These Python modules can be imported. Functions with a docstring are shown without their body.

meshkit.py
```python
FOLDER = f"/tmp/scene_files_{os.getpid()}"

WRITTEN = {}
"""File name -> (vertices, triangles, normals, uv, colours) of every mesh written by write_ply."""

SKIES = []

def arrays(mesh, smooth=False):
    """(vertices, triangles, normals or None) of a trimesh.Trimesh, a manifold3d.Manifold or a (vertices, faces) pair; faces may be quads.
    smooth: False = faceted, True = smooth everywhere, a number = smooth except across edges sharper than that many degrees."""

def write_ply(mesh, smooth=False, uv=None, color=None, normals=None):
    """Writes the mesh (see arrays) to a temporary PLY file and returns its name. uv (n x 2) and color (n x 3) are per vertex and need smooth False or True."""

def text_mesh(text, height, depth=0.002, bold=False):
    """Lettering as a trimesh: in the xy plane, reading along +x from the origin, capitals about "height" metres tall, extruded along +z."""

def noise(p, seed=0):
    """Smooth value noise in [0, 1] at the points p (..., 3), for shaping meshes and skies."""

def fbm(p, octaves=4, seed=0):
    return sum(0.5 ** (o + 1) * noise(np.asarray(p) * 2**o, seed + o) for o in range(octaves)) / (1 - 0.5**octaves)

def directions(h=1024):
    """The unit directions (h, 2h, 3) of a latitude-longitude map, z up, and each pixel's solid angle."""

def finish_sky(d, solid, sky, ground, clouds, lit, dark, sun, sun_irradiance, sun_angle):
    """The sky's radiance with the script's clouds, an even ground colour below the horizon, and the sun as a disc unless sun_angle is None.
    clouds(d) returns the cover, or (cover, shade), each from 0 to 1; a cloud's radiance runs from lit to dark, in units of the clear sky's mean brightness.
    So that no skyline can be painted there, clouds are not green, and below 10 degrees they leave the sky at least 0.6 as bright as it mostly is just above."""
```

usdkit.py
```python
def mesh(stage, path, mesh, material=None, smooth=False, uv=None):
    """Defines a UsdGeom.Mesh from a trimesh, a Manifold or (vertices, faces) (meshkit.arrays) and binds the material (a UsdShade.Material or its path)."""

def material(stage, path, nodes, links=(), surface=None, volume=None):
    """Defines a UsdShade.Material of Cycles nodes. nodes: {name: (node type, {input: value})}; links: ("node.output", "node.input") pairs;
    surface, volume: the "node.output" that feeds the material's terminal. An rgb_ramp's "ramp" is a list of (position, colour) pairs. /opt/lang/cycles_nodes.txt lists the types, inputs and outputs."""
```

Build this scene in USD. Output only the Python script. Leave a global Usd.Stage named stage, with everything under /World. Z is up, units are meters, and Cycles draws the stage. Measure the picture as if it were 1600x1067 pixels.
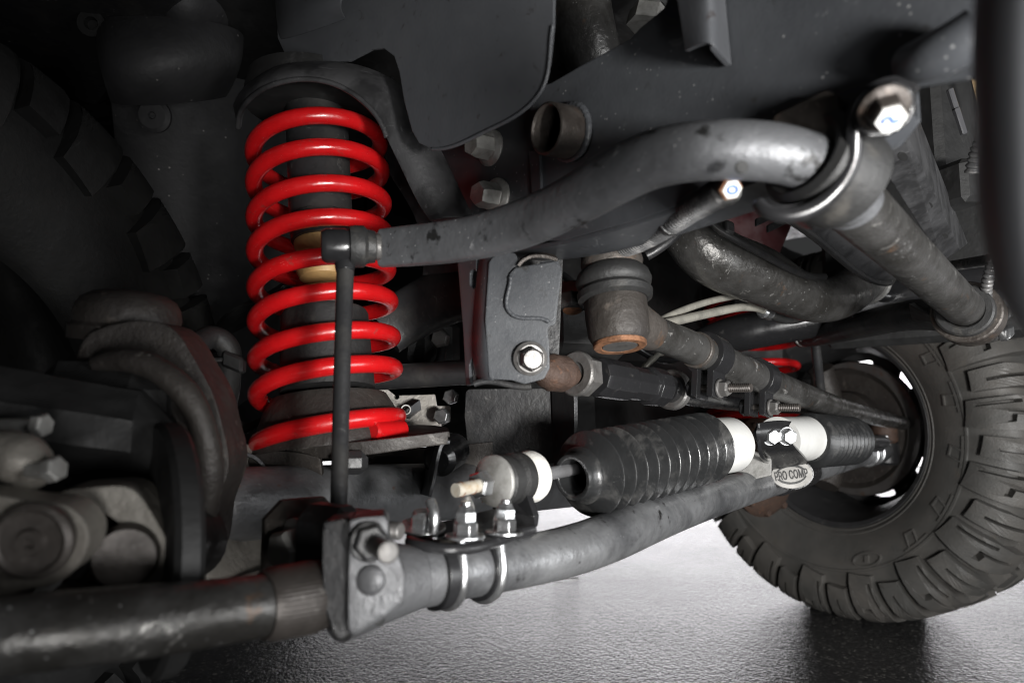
import math, random
import numpy as np, trimesh, usdkit, meshkit
from pxr import Usd, UsdGeom, UsdLux, UsdShade, Gf, Sdf, Vt
from scipy.interpolate import CubicSpline, PchipInterpolator
from shapely.geometry import Polygon, box as sbox
from shapely import affinity
random.seed(7); rng = np.random.default_rng(7)
stage = Usd.Stage.CreateInMemory()
UsdGeom.SetStageUpAxis(stage, UsdGeom.Tokens.z); UsdGeom.SetStageMetersPerUnit(stage, 1.0)
world = UsdGeom.Xform.Define(stage, '/World'); stage.SetDefaultPrim(world.GetPrim())
UsdGeom.Scope.Define(stage, '/World/Looks')
A = np.array
# ------------------------------------------------------------------ camera
S, F, HC, PITCH = 0.77, 1043.0, 0.46, math.radians(5.83)
cp, sp = math.cos(PITCH), math.sin(PITCH)
EYE = A([0, 0, HC])
cam = UsdGeom.Camera.Define(stage, '/World/camera')
cam.CreateHorizontalApertureAttr(36.0); cam.CreateVerticalApertureAttr(36.0 * 682 / 1024)
cam.CreateFocalLengthAttr(36.0 * F / 1600)
cam.CreateClippingRangeAttr((0.02, 500))
cam.CreateFStopAttr(5.0); cam.CreateFocusDistanceAttr(0.74)
cam.CreateExposureAttr(0.2)
X = UsdGeom.Xformable(cam); X.AddTranslateOp().Set(Gf.Vec3d(0, 0, HC)); X.AddRotateXOp().Set(90 + math.degrees(PITCH))
# ------------------------------------------------------------------ light: dim room, lit white backdrop behind the vehicle, flash heads low in front
SKY, KEY, FILL, SOFT, BACK = 0.03, 330.0, 14.0, 8.0, 23.0
dome = UsdLux.DomeLight.Define(stage, '/World/sky')
dome.GetPrim().SetCustomDataByKey('kind', 'structure')
skym = usdkit.material(stage, '/World/Looks/sky_white', {'b': ('background_shader', {'color': (0.97, 0.98, 1.0), 'strength': SKY})}, surface='b.background')
UsdShade.MaterialBindingAPI.Apply(dome.GetPrim()).Bind(skym)
def nrm(v): v = np.asarray(v, float); return v / np.linalg.norm(v)
def lamp(name, pos, target, w, h, inten, col=(1, 1, 1)):
    l = UsdLux.RectLight.Define(stage, '/World/' + name)
    l.CreateWidthAttr(w); l.CreateHeightAttr(h); l.CreateIntensityAttr(inten); l.CreateColorAttr(Gf.Vec3f(*col))
    z = nrm(A(pos) - A(target)); x = nrm(np.cross([0, 0, 1], z)); y = np.cross(z, x)
    m = Gf.Matrix4d(*x, 0, *y, 0, *z, 0, *map(float, pos), 1)
    UsdGeom.Xformable(l).AddTransformOp().Set(m); return l
def spot(name, pos, target, rad, power, cone, soft, col):
    l = UsdLux.SphereLight.Define(stage, '/World/' + name); l.CreateRadiusAttr(rad); l.CreateIntensityAttr(power); l.CreateColorAttr(Gf.Vec3f(*col))
    sh = UsdLux.ShapingAPI.Apply(l.GetPrim()); sh.CreateShapingConeAngleAttr(cone); sh.CreateShapingConeSoftnessAttr(soft)
    z = nrm(A(pos) - A(target)); x = nrm(np.cross([0, 0, 1], z)); y = np.cross(z, x)
    UsdGeom.Xformable(l).AddTransformOp().Set(Gf.Matrix4d(*x, 0, *y, 0, *z, 0, *map(float, pos), 1))
spot('flash_lamp', (0.38, -0.30, 0.36), (0.50, 0.75, 0.48), 0.065, KEY, 45.0, 0.42, (1, 0.985, 0.96))
spot('flash_lamp_001', (0.30, -0.42, 0.14), (0.30, 0.60, 0.34), 0.20, FILL, 42.0, 0.5, (1, 0.99, 0.98))
lamp('softbox_lamp', (1.15, -0.05, 0.36), (0.85, 1.45, 0.50), 0.9, 0.5, SOFT, (0.98, 0.99, 1))
lamp('backdrop_lamp', (2.2, 4.2, 2.0), (2.2, 6.0, 1.0), 6.0, 0.8, BACK, (0.99, 0.97, 1))
# ------------------------------------------------------------------ materials
def mat(name, base, rough=0.5, metal=0.0, var=None, dirt=None, bump=None, edge=None, coat=0.0, spec=0.5, rvar=0.12, specks=None, scuff=None):
    """var=(colour, scale, lo, hi): patches; dirt=(colour, scale, lo, hi): dust; bump=(scale, dist); specks=(colour, scale, size)."""
    n = {'g': ('geometry', {}), 'p': ('principled_bsdf', {'roughness': rough, 'metallic': metal, 'coat_weight': coat, 'coat_roughness': 0.08, 'specular_ior_level': spec})}
    L = []
    col = None
    n['c0'] = ('mix', {'fac': 0.0, 'color1': base, 'color2': base}); col = 'c0.color'
    k = 0
    for lay in (var, dirt, scuff):
        if lay is None: continue
        c2, sc, lo, hi = lay; k += 1
        n[f'n{k}'] = ('noise_texture', {'scale': sc, 'detail': 9.0 if lay is scuff else 7.0, 'roughness': 0.72 if lay is scuff else 0.62, 'distortion': 1.2 if lay is scuff else 0.3})
        n[f'm{k}'] = ('map_range', {'from_min': lo, 'from_max': hi, 'clamp': True})
        n[f'x{k}'] = ('mix', {'color2': c2})
        L += [('g.position', f'n{k}.vector'), (f'n{k}.fac', f'm{k}.value'), (f'm{k}.result', f'x{k}.fac'), (col, f'x{k}.color1')]
        col = f'x{k}.color'
    if specks:
        c2, sc, size = specks
        n['v'] = ('voronoi_texture', {'scale': sc, 'randomness': 1.0}); n['vm'] = ('map_range', {'from_min': size, 'from_max': size * 0.6, 'clamp': True})
        n['vx'] = ('mix', {'color2': c2}); n['vn'] = ('noise_texture', {'scale': sc * 0.23, 'detail': 2.0})
        n['vk'] = ('map_range', {'from_min': 0.5, 'from_max': 0.62, 'clamp': True}); n['vmul'] = ('math', {'math_type': 'multiply'})
        L += [('g.position', 'v.vector'), ('v.distance', 'vm.value'), ('g.position', 'vn.vector'), ('vn.fac', 'vk.value'), ('vm.result', 'vmul.value1'), ('vk.result', 'vmul.value2'), ('vmul.value', 'vx.fac'), (col, 'vx.color1')]
        col = 'vx.color'
    L.append((col, 'p.base_color'))
    n['rn'] = ('noise_texture', {'scale': 38.0, 'detail': 5.0, 'roughness': 0.6})
    n['rm'] = ('map_range', {'from_min': 0.3, 'from_max': 0.7, 'to_min': max(0.03, rough - rvar), 'to_max': min(1.0, rough + rvar), 'clamp': True})
    L += [('g.position', 'rn.vector'), ('rn.fac', 'rm.value'), ('rm.result', 'p.roughness')]
    last = None
    if edge:
        n['e'] = ('bevel', {'radius': edge, 'samples': 4}); last = 'e.bevel'
    if bump:
        n['bn'] = ('noise_texture', {'scale': bump[0], 'detail': 6.0, 'roughness': 0.6}); n['b'] = ('bump', {'strength': 1.0, 'distance': bump[1]})
        L += [('g.position', 'bn.vector'), ('bn.fac', 'b.height')]
        if last: L.append((last, 'b.normal'))
        last = 'b.normal'
    if last: L.append((last, 'p.normal'))
    return usdkit.material(stage, '/World/Looks/' + name, n, L, surface='p.BSDF')
M = {}
M['frame_paint'] = mat('frame_paint', (0.040, 0.0425, 0.047), 0.42, 0, var=((0.062, 0.066, 0.072), 9, 0.4, 0.7), dirt=((0.03, 0.03, 0.03), 55, 0.62, 0.72), scuff=((0.11, 0.115, 0.12), 34, 0.61, 0.70), bump=(300, 0.0002), edge=0.002, specks=((0.2, 0.2, 0.2), 160, 0.16))
M['shield_paint'] = mat('shield_paint', (0.058, 0.061, 0.067), 0.5, 0, var=((0.075, 0.078, 0.084), 6, 0.4, 0.7), dirt=((0.03, 0.027, 0.027), 90, 0.64, 0.74), scuff=((0.035, 0.03, 0.03), 46, 0.61, 0.70), bump=(320, 0.00015), edge=0.0012)
M['black_paint'] = mat('black_paint', (0.022, 0.022, 0.023), 0.38, 0, var=((0.045, 0.043, 0.04), 18, 0.5, 0.75), dirt=((0.12, 0.11, 0.10), 70, 0.66, 0.82), scuff=((0.10, 0.098, 0.095), 70, 0.61, 0.70), bump=(180, 0.0005), edge=0.0015)
M['worn_black'] = mat('worn_black', (0.05, 0.05, 0.052), 0.42, 0.15, var=((0.022, 0.022, 0.023), 26, 0.45, 0.6), dirt=((0.13, 0.13, 0.135), 80, 0.66, 0.78), scuff=((0.16, 0.16, 0.165), 60, 0.61, 0.70), bump=(160, 0.0005), edge=0.0015)
M['gloss_black'] = mat('gloss_black', (0.016, 0.016, 0.017), 0.22, 0, dirt=((0.09, 0.085, 0.08), 60, 0.64, 0.85), bump=(220, 0.0001), edge=0.0015)
M['dark'] = mat('dark_plastic', (0.012, 0.012, 0.012), 0.6, 0, dirt=((0.04, 0.04, 0.04), 40, 0.6, 0.8), bump=(90, 0.0008))
M['liner'] = mat('liner_plastic', (0.022, 0.022, 0.023), 0.6, 0, var=((0.035, 0.035, 0.037), 7, 0.4, 0.7), specks=((0.25, 0.24, 0.23), 70, 0.12), bump=(120, 0.0008))
M['bar_steel'] = mat('bar_steel', (0.125, 0.128, 0.135), 0.46, 0.4, var=((0.085, 0.087, 0.092), 16, 0.45, 0.62), dirt=((0.02, 0.02, 0.02), 34, 0.60, 0.66), scuff=((0.34, 0.345, 0.35), 42, 0.61, 0.70), bump=(150, 0.0007), edge=0.0012, specks=((0.4, 0.4, 0.4), 190, 0.14))
M['road_steel'] = mat('road_steel', (0.09, 0.088, 0.085), 0.27, 0.5, var=((0.045, 0.043, 0.04), 22, 0.42, 0.62), dirt=((0.15, 0.09, 0.055), 40, 0.64, 0.74), scuff=((0.42, 0.41, 0.39), 48, 0.61, 0.70), bump=(130, 0.001), specks=((0.4, 0.4, 0.4), 150, 0.15))
M['tie_steel'] = mat('tie_steel', (0.36, 0.365, 0.375), 0.36, 0.75, var=((0.14, 0.143, 0.15), 14, 0.44, 0.66), dirt=((0.03, 0.028, 0.027), 60, 0.62, 0.70), scuff=((0.09, 0.09, 0.092), 40, 0.61, 0.70), bump=(140, 0.0006), specks=((0.5, 0.5, 0.5), 210, 0.12))
M['cast_grey'] = mat('cast_grey', (0.115, 0.117, 0.122), 0.48, 0.35, var=((0.10, 0.10, 0.104), 12, 0.45, 0.65), scuff=((0.28, 0.28, 0.29), 50, 0.61, 0.70), bump=(170, 0.0009), edge=0.002)
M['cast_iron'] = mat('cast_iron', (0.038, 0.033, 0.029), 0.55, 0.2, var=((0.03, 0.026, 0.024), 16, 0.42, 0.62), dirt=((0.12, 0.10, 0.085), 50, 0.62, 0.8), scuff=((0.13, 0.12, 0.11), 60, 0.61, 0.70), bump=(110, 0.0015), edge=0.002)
M['axle_metal'] = mat('axle_metal', (0.22, 0.226, 0.235), 0.42, 0.45, var=((0.13, 0.13, 0.133), 11, 0.42, 0.66), dirt=((0.26, 0.25, 0.24), 75, 0.66, 0.78), scuff=((0.30, 0.30, 0.30), 44, 0.61, 0.70), bump=(170, 0.0009), specks=((0.16, 0.1, 0.07), 60, 0.12))
M['brown_steel'] = mat('brown_steel', (0.075, 0.066, 0.06), 0.42, 0.4, var=((0.05, 0.044, 0.04), 40, 0.4, 0.65), dirt=((0.15, 0.14, 0.13), 80, 0.6, 0.8), scuff=((0.17, 0.16, 0.15), 70, 0.61, 0.70), bump=(200, 0.0004))
M['rust'] = mat('rust', (0.062, 0.036, 0.025), 0.7, 0.1, var=((0.05, 0.03, 0.022), 60, 0.42, 0.6), dirt=((0.16, 0.075, 0.04), 110, 0.58, 0.72), bump=(200, 0.0016))
M['rusty_steel'] = mat('rusty_steel', (0.09, 0.08, 0.072), 0.45, 0.45, var=((0.05, 0.042, 0.037), 25, 0.42, 0.62), dirt=((0.13, 0.08, 0.052), 45, 0.57, 0.70), scuff=((0.26, 0.22, 0.19), 60, 0.61, 0.70), bump=(140, 0.0012), edge=0.0015)
M['copper_rust'] = mat('copper_rust', (0.27, 0.13, 0.07), 0.45, 0.3, var=((0.14, 0.07, 0.04), 120, 0.45, 0.6), bump=(220, 0.0008))
M['zinc'] = mat('zinc', (0.60, 0.61, 0.62), 0.27, 0.92, var=((0.5, 0.5, 0.5), 60, 0.45, 0.7), bump=(300, 0.0002), edge=0.0008)
M['dull_zinc'] = mat('dull_zinc', (0.36, 0.355, 0.34), 0.5, 0.55, var=((0.22, 0.215, 0.2), 70, 0.45, 0.68), bump=(250, 0.0003), edge=0.001)
M['steel_bolt'] = mat('steel_bolt', (0.15, 0.145, 0.14), 0.46, 0.5, var=((0.1, 0.095, 0.09), 70, 0.45, 0.65), bump=(250, 0.0004), edge=0.001)
M['chrome'] = mat('chrome', (0.75, 0.75, 0.77), 0.22, 0.85, rvar=0.04)
M['post_paint'] = mat('post_paint', (0.15, 0.155, 0.165), 0.5, 0)
M['badge'] = mat('badge_metal', (0.17, 0.165, 0.155), 0.5, 0.3, edge=0.0005)
M['red'] = mat('red_paint', (0.50, 0.007, 0.009), 0.26, 0, coat=0.35, var=((0.40, 0.006, 0.007), 25, 0.4, 0.7), dirt=((0.26, 0.035, 0.03), 80, 0.62, 0.74), specks=((0.8, 0.5, 0.45), 420, 0.10), bump=(260, 0.0003))
M['rubber'] = mat('rubber', (0.017, 0.017, 0.017), 0.55, 0, dirt=((0.06, 0.056, 0.05), 40, 0.56, 0.8), bump=(240, 0.0006))
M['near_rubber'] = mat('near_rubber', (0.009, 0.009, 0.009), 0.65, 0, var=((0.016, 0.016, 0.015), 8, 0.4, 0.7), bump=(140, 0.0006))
M['boot'] = mat('boot_rubber', (0.017, 0.0175, 0.018), 0.30, 0, dirt=((0.09, 0.088, 0.085), 36, 0.54, 0.78), bump=(220, 0.0003))
M['tyre'] = mat('tyre_rubber', (0.066, 0.064, 0.060), 0.52, 0, var=((0.095, 0.088, 0.08), 9, 0.42, 0.7), dirt=((0.085, 0.073, 0.06), 28, 0.62, 0.82), bump=(260, 0.0008))
M['white'] = mat('white_paint', (0.62, 0.62, 0.60), 0.32, 0, var=((0.54, 0.53, 0.50), 20, 0.45, 0.75), dirt=((0.45, 0.40, 0.33), 70, 0.70, 0.82), coat=0.2)
M['white_rubber'] = mat('white_rubber', (0.60, 0.59, 0.55), 0.55, 0, dirt=((0.5, 0.46, 0.4), 55, 0.62, 0.8), bump=(200, 0.0006))
M['cream'] = mat('cream_stud', (0.42, 0.39, 0.33), 0.5, 0.1, var=((0.30, 0.22, 0.13), 90, 0.5, 0.7), bump=(200, 0.0005))
M['tan'] = mat('tan_urethane', (0.46, 0.29, 0.12), 0.5, 0, var=((0.36, 0.215, 0.085), 30, 0.4, 0.65), bump=(150, 0.0006))
M['corrugated'] = mat('conduit_plastic', (0.05, 0.05, 0.051), 0.36, 0, dirt=((0.17, 0.165, 0.16), 60, 0.5, 0.7))
M['line'] = mat('line_metal', (0.5, 0.48, 0.42), 0.38, 0.5, var=((0.3, 0.29, 0.26), 50, 0.45, 0.7))
M['alloy'] = mat('cast_alloy', (0.42, 0.40, 0.37), 0.5, 0.5, var=((0.3, 0.28, 0.25), 30, 0.42, 0.65), dirt=((0.16, 0.12, 0.08), 60, 0.64, 0.76), bump=(160, 0.001), edge=0.0015)
M['yoke'] = mat('yoke_metal', (0.24, 0.226, 0.20), 0.5, 0.3, var=((0.15, 0.135, 0.118), 18, 0.42, 0.65), bump=(110, 0.0014), edge=0.003)
M['maroon'] = mat('maroon_paint', (0.055, 0.010, 0.012), 0.3, 0, coat=0.4)
M['wheel_paint'] = mat('wheel_paint', (0.03, 0.03, 0.031), 0.5, 0.0, dirt=((0.1, 0.095, 0.09), 30, 0.6, 0.8), edge=0.002)
M['rotor'] = mat('rotor_iron', (0.16, 0.15, 0.145), 0.4, 0.7, dirt=((0.17, 0.09, 0.05), 30, 0.58, 0.75), bump=(180, 0.0006))
M['ochre'] = mat('ochre_metal', (0.40, 0.27, 0.12), 0.55, 0, var=((0.25, 0.16, 0.08), 25, 0.4, 0.65), bump=(150, 0.001))
M['blue_mark'] = mat('blue_marker', (0.06, 0.14, 0.55), 0.5)
M['lens'] = mat('lens_grey', (0.08, 0.08, 0.085), 0.2, 0.3)
# wet asphalt: fine aggregate in relief, glossy binder
def asphalt():
    n = {'g': ('geometry', {}), 'p': ('principled_bsdf', {'specular_ior_level': 0.5}),
         'v': ('voronoi_texture', {'scale': 215.0, 'feature': 'f1'}), 'v2': ('voronoi_texture', {'scale': 105.0, 'feature': 'f1'}),
         'n1': ('noise_texture', {'scale': 240.0, 'detail': 3.0}), 'n2': ('noise_texture', {'scale': 3.0, 'detail': 5.0}),
         'hm': ('math', {'math_type': 'multiply_add', 'value2': -0.55}), 'hm2': ('math', {'math_type': 'multiply_add', 'value2': -0.7}),
         'b': ('bump', {'strength': 1.0, 'distance': 0.0013}),
         'r': ('rgb_ramp', {'ramp': [(0.0, (0.016, 0.016, 0.017)), (0.55, (0.026, 0.026, 0.027)), (0.8, (0.045, 0.044, 0.043)), (0.93, (0.13, 0.125, 0.115)), (1.0, (0.22, 0.21, 0.19))]}),
         'rr': ('map_range', {'from_min': 0.3, 'from_max': 0.7, 'to_min': 0.08, 'to_max': 0.14, 'clamp': True})}
    L = [('g.position', 'v.vector'), ('g.position', 'v2.vector'), ('g.position', 'n1.vector'), ('g.position', 'n2.vector'),
         ('v.distance', 'hm.value1'), ('n1.fac', 'hm.value3'), ('v2.distance', 'hm2.value1'), ('hm.value', 'hm2.value3'),
         ('hm2.value', 'b.height'), ('b.normal', 'p.normal'), ('v.color', 'r.fac'), ('r.color', 'p.base_color'),
         ('n2.fac', 'rr.value'), ('rr.result', 'p.roughness')]
    return usdkit.material(stage, '/World/Looks/wet_asphalt', n, L, surface='p.BSDF')
M['asphalt'] = asphalt()
# ------------------------------------------------------------------ places
def P(px, py, Z):
    Z = Z * S; u = (px - 800) / F * Z; v = (533.5 - py) / F * Z
    return A([u, Z * cp - v * sp, HC + Z * sp + v * cp])
def PP(*pts): return [P(*p) for p in pts]
def W(px, Z): return px * Z * S / F
def ray(px, py): return P(px, py, 1.0) - EYE
def hit(px, py, O, n):
    d = ray(px, py); return EYE + d * (np.dot(O - EYE, n) / np.dot(d, n))
UP = A([0, 0, 1.0])
LAT = nrm(A([math.sin(math.radians(46)), math.cos(math.radians(46)), 0]))    # across the vehicle, away from the camera
FWD = nrm(A([math.cos(math.radians(46)), -math.sin(math.radians(46)), 0]))   # towards the vehicle's front
# ------------------------------------------------------------------ mesh tools
def TM(v, f): return trimesh.Trimesh(np.asarray(v, float), np.asarray(f, int), process=False)
def cat(*ms):
    out = []
    for m in ms: out += list(m) if isinstance(m, (list, tuple)) else [m]
    return trimesh.util.concatenate(out)
def basis(a):
    a = nrm(a); r = UP if abs(a[2]) < 0.9 else A([1.0, 0, 0])
    e1 = nrm(np.cross(r, a)); return e1, np.cross(a, e1), a
def lathe(prof, o, a, n=36, spin=0.0):
    """prof: (along, radius) pairs from back to front along a."""
    e1, e2, a = basis(a); o = A(o)
    th = spin + np.arange(n) * 2 * math.pi / n
    ring = np.cos(th)[:, None] * e1 + np.sin(th)[:, None] * e2
    v = np.concatenate([o + t * a + r * ring for t, r in prof])
    f = []
    for k in range(len(prof) - 1):
        b0, b1 = k * n, (k + 1) * n
        for i in range(n):
            j = (i + 1) % n
            f += [[b0 + i, b0 + j, b1 + j], [b0 + i, b1 + j, b1 + i]]
    m = TM(v, f); m.merge_vertices(); m.update_faces(m.nondegenerate_faces()); return m
def sc(p, k): return [(a * k, b * k) for a, b in p]
def cyl(o, a, r, h, c=None, n=32):
    c = min(r, h) * 0.12 if c is None else c
    return lathe([(0, 0), (0, r - c), (c, r), (h - c, r), (h, r - c), (h, 0)], o, a, n)
def ringm(o, a, r0, r1, h, c=None, n=40):
    c = min(r1 - r0, h) * 0.2 if c is None else c
    return lathe([(c, r0), (0, r0 + c), (0, r1 - c), (c, r1), (h - c, r1), (h, r1 - c), (h, r0 + c), (h - c, r0), (c, r0)], o, a, n)
def hexh(o, a, r, h, spin=0.3, flange=0.0):
    """hex head with chamfered crown; flange > 0 adds a washer face of that radius factor."""
    ms = [lathe([(0, 0), (0, r), (h * 0.8, r), (h, r * 0.84), (h, 0)], o, a, 6, spin)]
    if flange: ms.append(lathe([(0, 0), (0, r * flange), (h * 0.12, r * flange), (h * 0.3, r * 0.95), (h * 0.3, 0)], o, a, 32))
    return cat(ms)
def thread(o, a, r, h, pitch=0.0015, n=20):
    prof = [(0, 0)]; t = 0.0
    while t < h - pitch:
        prof += [(t, r * 0.86), (t + pitch * 0.5, r)]; t += pitch
    prof += [(h, r * 0.82), (h, 0)]
    return lathe(prof, o, a, n)
def resample(pts, n):
    pts = np.asarray(pts, float)
    d = np.r_[0, np.cumsum(np.maximum(np.linalg.norm(np.diff(pts, axis=0), axis=1), 1e-6))]
    if len(pts) == 2: return pts[0] + np.linspace(0, 1, n)[:, None] * (pts[1] - pts[0]), d
    return CubicSpline(d, pts)(np.linspace(0, d[-1], n)), d
def tube(pts, r, n=24, m=None, cap=True, up=None, flat=None, hollow=0.0, ripple=None):
    """swept tube; r: radius or list per control point; flat: (vertical, sideways) factors per control point with the frame held to up."""
    pts = np.asarray(pts, float); k = len(pts)
    m = m or max(2, (k - 1) * 10 if k > 2 else 2)
    c, d = resample(pts, m); t = np.linspace(0, d[-1], m)
    rad = np.full(m, r, float) if np.ndim(r) == 0 else PchipInterpolator(d, r)(t)
    if ripple: rad = rad * (1 + ripple[1] * np.sign(np.sin(2 * math.pi * t / ripple[0])) * np.abs(np.sin(2 * math.pi * t / ripple[0])) ** 0.5)
    fa = np.ones((m, 2))
    if flat is not None: fa = np.stack([PchipInterpolator(d, [q[j] for q in flat])(t) for j in (0, 1)], 1)
    tan = np.gradient(c, axis=0); tan /= np.linalg.norm(tan, axis=1, keepdims=True)
    e = None; V = []
    th = np.arange(n) * 2 * math.pi / n
    for i in range(m):
        if up is not None: e1 = nrm(up - np.dot(up, tan[i]) * tan[i])
        elif e is None: e1 = basis(tan[i])[1]
        else: e1 = nrm(e - np.dot(e, tan[i]) * tan[i])
        e = e1; e2 = np.cross(tan[i], e1)
        p_ = 1 - .75 * max(0.0, 1 - fa[i, 1] / fa[i, 0]); se = lambda q: np.sign(q) * np.abs(q) ** p_   # flattened stretches get squarer edges
        V.append(c[i] + rad[i] * (se(np.cos(th))[:, None] * e1 * fa[i, 0] + se(np.sin(th))[:, None] * e2 * fa[i, 1]))
    f = []
    for q in range(m - 1):
        for i in range(n):
            j = (i + 1) % n
            f += [[q * n + i, q * n + j, (q + 1) * n + j], [q * n + i, (q + 1) * n + j, (q + 1) * n + i]]
    V = np.concatenate(V)
    if cap:
        a = len(V); V = np.vstack([V, c[0], c[-1]]); b = (m - 1) * n
        for i in range(n):
            j = (i + 1) % n
            f += [[a, j, i], [a + 1, b + i, b + j]]
    return TM(V, f)
def convo(pts, r, pitch, n=20, depth=0.18):
    """corrugated conduit: rings of alternating radius."""
    pts = np.asarray(pts, float); _, d = resample(pts, 2)
    m = max(8, int(d[-1] / pitch) * 6)
    return tube(pts, r, n=n, m=m, ripple=(pitch, depth))
def sheet(rows, thick, nu=24, nv=12, smooth=True, toward=None):
    """curved sheet through rows of world points, thickened away from the camera."""
    R = [resample(r, nu)[0] for r in rows]; R = A(R)
    if len(rows) > 2 and smooth:
        x = np.arange(len(rows)); G = CubicSpline(x, R, axis=0)(np.linspace(0, len(rows) - 1, nv))
    else:
        x = np.arange(len(rows)); q = np.linspace(0, len(rows) - 1, nv if len(rows) > 2 else max(2, nv // 3))
        G = np.stack([[np.interp(q, x, R[:, i, k]) for k in range(3)] for i in range(nu)], 0).transpose(2, 0, 1)
    a, b = G.shape[:2]
    du = np.gradient(G, axis=1); dv = np.gradient(G, axis=0)
    N = np.cross(du, dv); N /= np.maximum(np.linalg.norm(N, axis=2, keepdims=True), 1e-9)
    to = (EYE if toward is None else toward) - G.reshape(-1, 3).mean(0)
    if (N.reshape(-1, 3) @ to).sum() < 0: N = -N
    B = G - N * thick
    V = np.vstack([G.reshape(-1, 3), B.reshape(-1, 3)]); o = a * b
    f = []
    idx = lambda i, j: i * b + j
    for i in range(a - 1):
        for j in range(b - 1):
            f += [[idx(i, j), idx(i, j + 1), idx(i + 1, j + 1)], [idx(i, j), idx(i + 1, j + 1), idx(i + 1, j)]]
            f += [[o + idx(i, j), o + idx(i + 1, j + 1), o + idx(i, j + 1)], [o + idx(i, j), o + idx(i + 1, j), o + idx(i + 1, j + 1)]]
    rim = [idx(0, j) for j in range(b)] + [idx(i, b - 1) for i in range(1, a)] + [idx(a - 1, j) for j in range(b - 2, -1, -1)] + [idx(i, 0) for i in range(a - 2, 0, -1)]
    for p, q in zip(rim, rim[1:] + rim[:1]): f += [[p, q, o + q], [p, o + q, o + p]]
    m = TM(V, f); m.fix_normals(); return m
def extrude(poly, depth):
    gs = getattr(poly, 'geoms', [poly])
    return cat([trimesh.creation.extrude_polygon(g, depth, engine='earcut') for g in gs])
def place(m, O, e1, e2, n):
    T = np.eye(4); T[:3, 0], T[:3, 1], T[:3, 2], T[:3, 3] = e1, e2, n, O
    m = m.copy(); m.apply_transform(T); return m
def plate(pts, O, n, thick, holes=(), rnd=0.004):
    """flat plate in the plane (O, n), outline given where the picture shows it; n towards the viewer; thickness goes behind."""
    O, n = A(O), nrm(n); e1 = nrm(np.cross(UP if abs(n[2]) < 0.95 else A([0, 1.0, 0]), n)); e2 = np.cross(n, e1)
    def uv(ps): return [((hit(x, y, O, n) - O) @ e1, (hit(x, y, O, n) - O) @ e2) for x, y in ps]
    g = Polygon(uv(pts)).buffer(0)
    if rnd: g = g.buffer(-rnd).buffer(2 * rnd).buffer(-rnd)
    for h in holes:
        q = Polygon(uv(h)).buffer(0); r = min(0.004, math.sqrt(q.area) * 0.3); g = g.difference(q.buffer(-r).buffer(r))
    return place(extrude(g, thick), O - n * thick, e1, e2, n)
def box(c, ax, dims, ch=0.004):
    """chamfered box: convex hull of its 24 points."""
    x, y, z = [nrm(a) for a in ax]; d = A(dims) / 2; ch = min(ch, d.min() * 0.8)
    pts = []
    for sx in (-1, 1):
        for sy in (-1, 1):
            for sz in (-1, 1):
                for k in range(3):
                    q = A([sx, sy, sz]) * (d - A([0 if i == k else ch for i in range(3)]))
                    pts.append(A(c) + q[0] * x + q[1] * y + q[2] * z)
    return trimesh.convex.convex_hull(A(pts))
def hull(*pts): return trimesh.convex.convex_hull(np.vstack(pts))
def ball(c, r, sc=(1, 1, 1), sub=3):
    m = trimesh.creation.icosphere(subdivisions=sub, radius=1.0); m.vertices = m.vertices * A(sc) * r + A(c); return m
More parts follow.
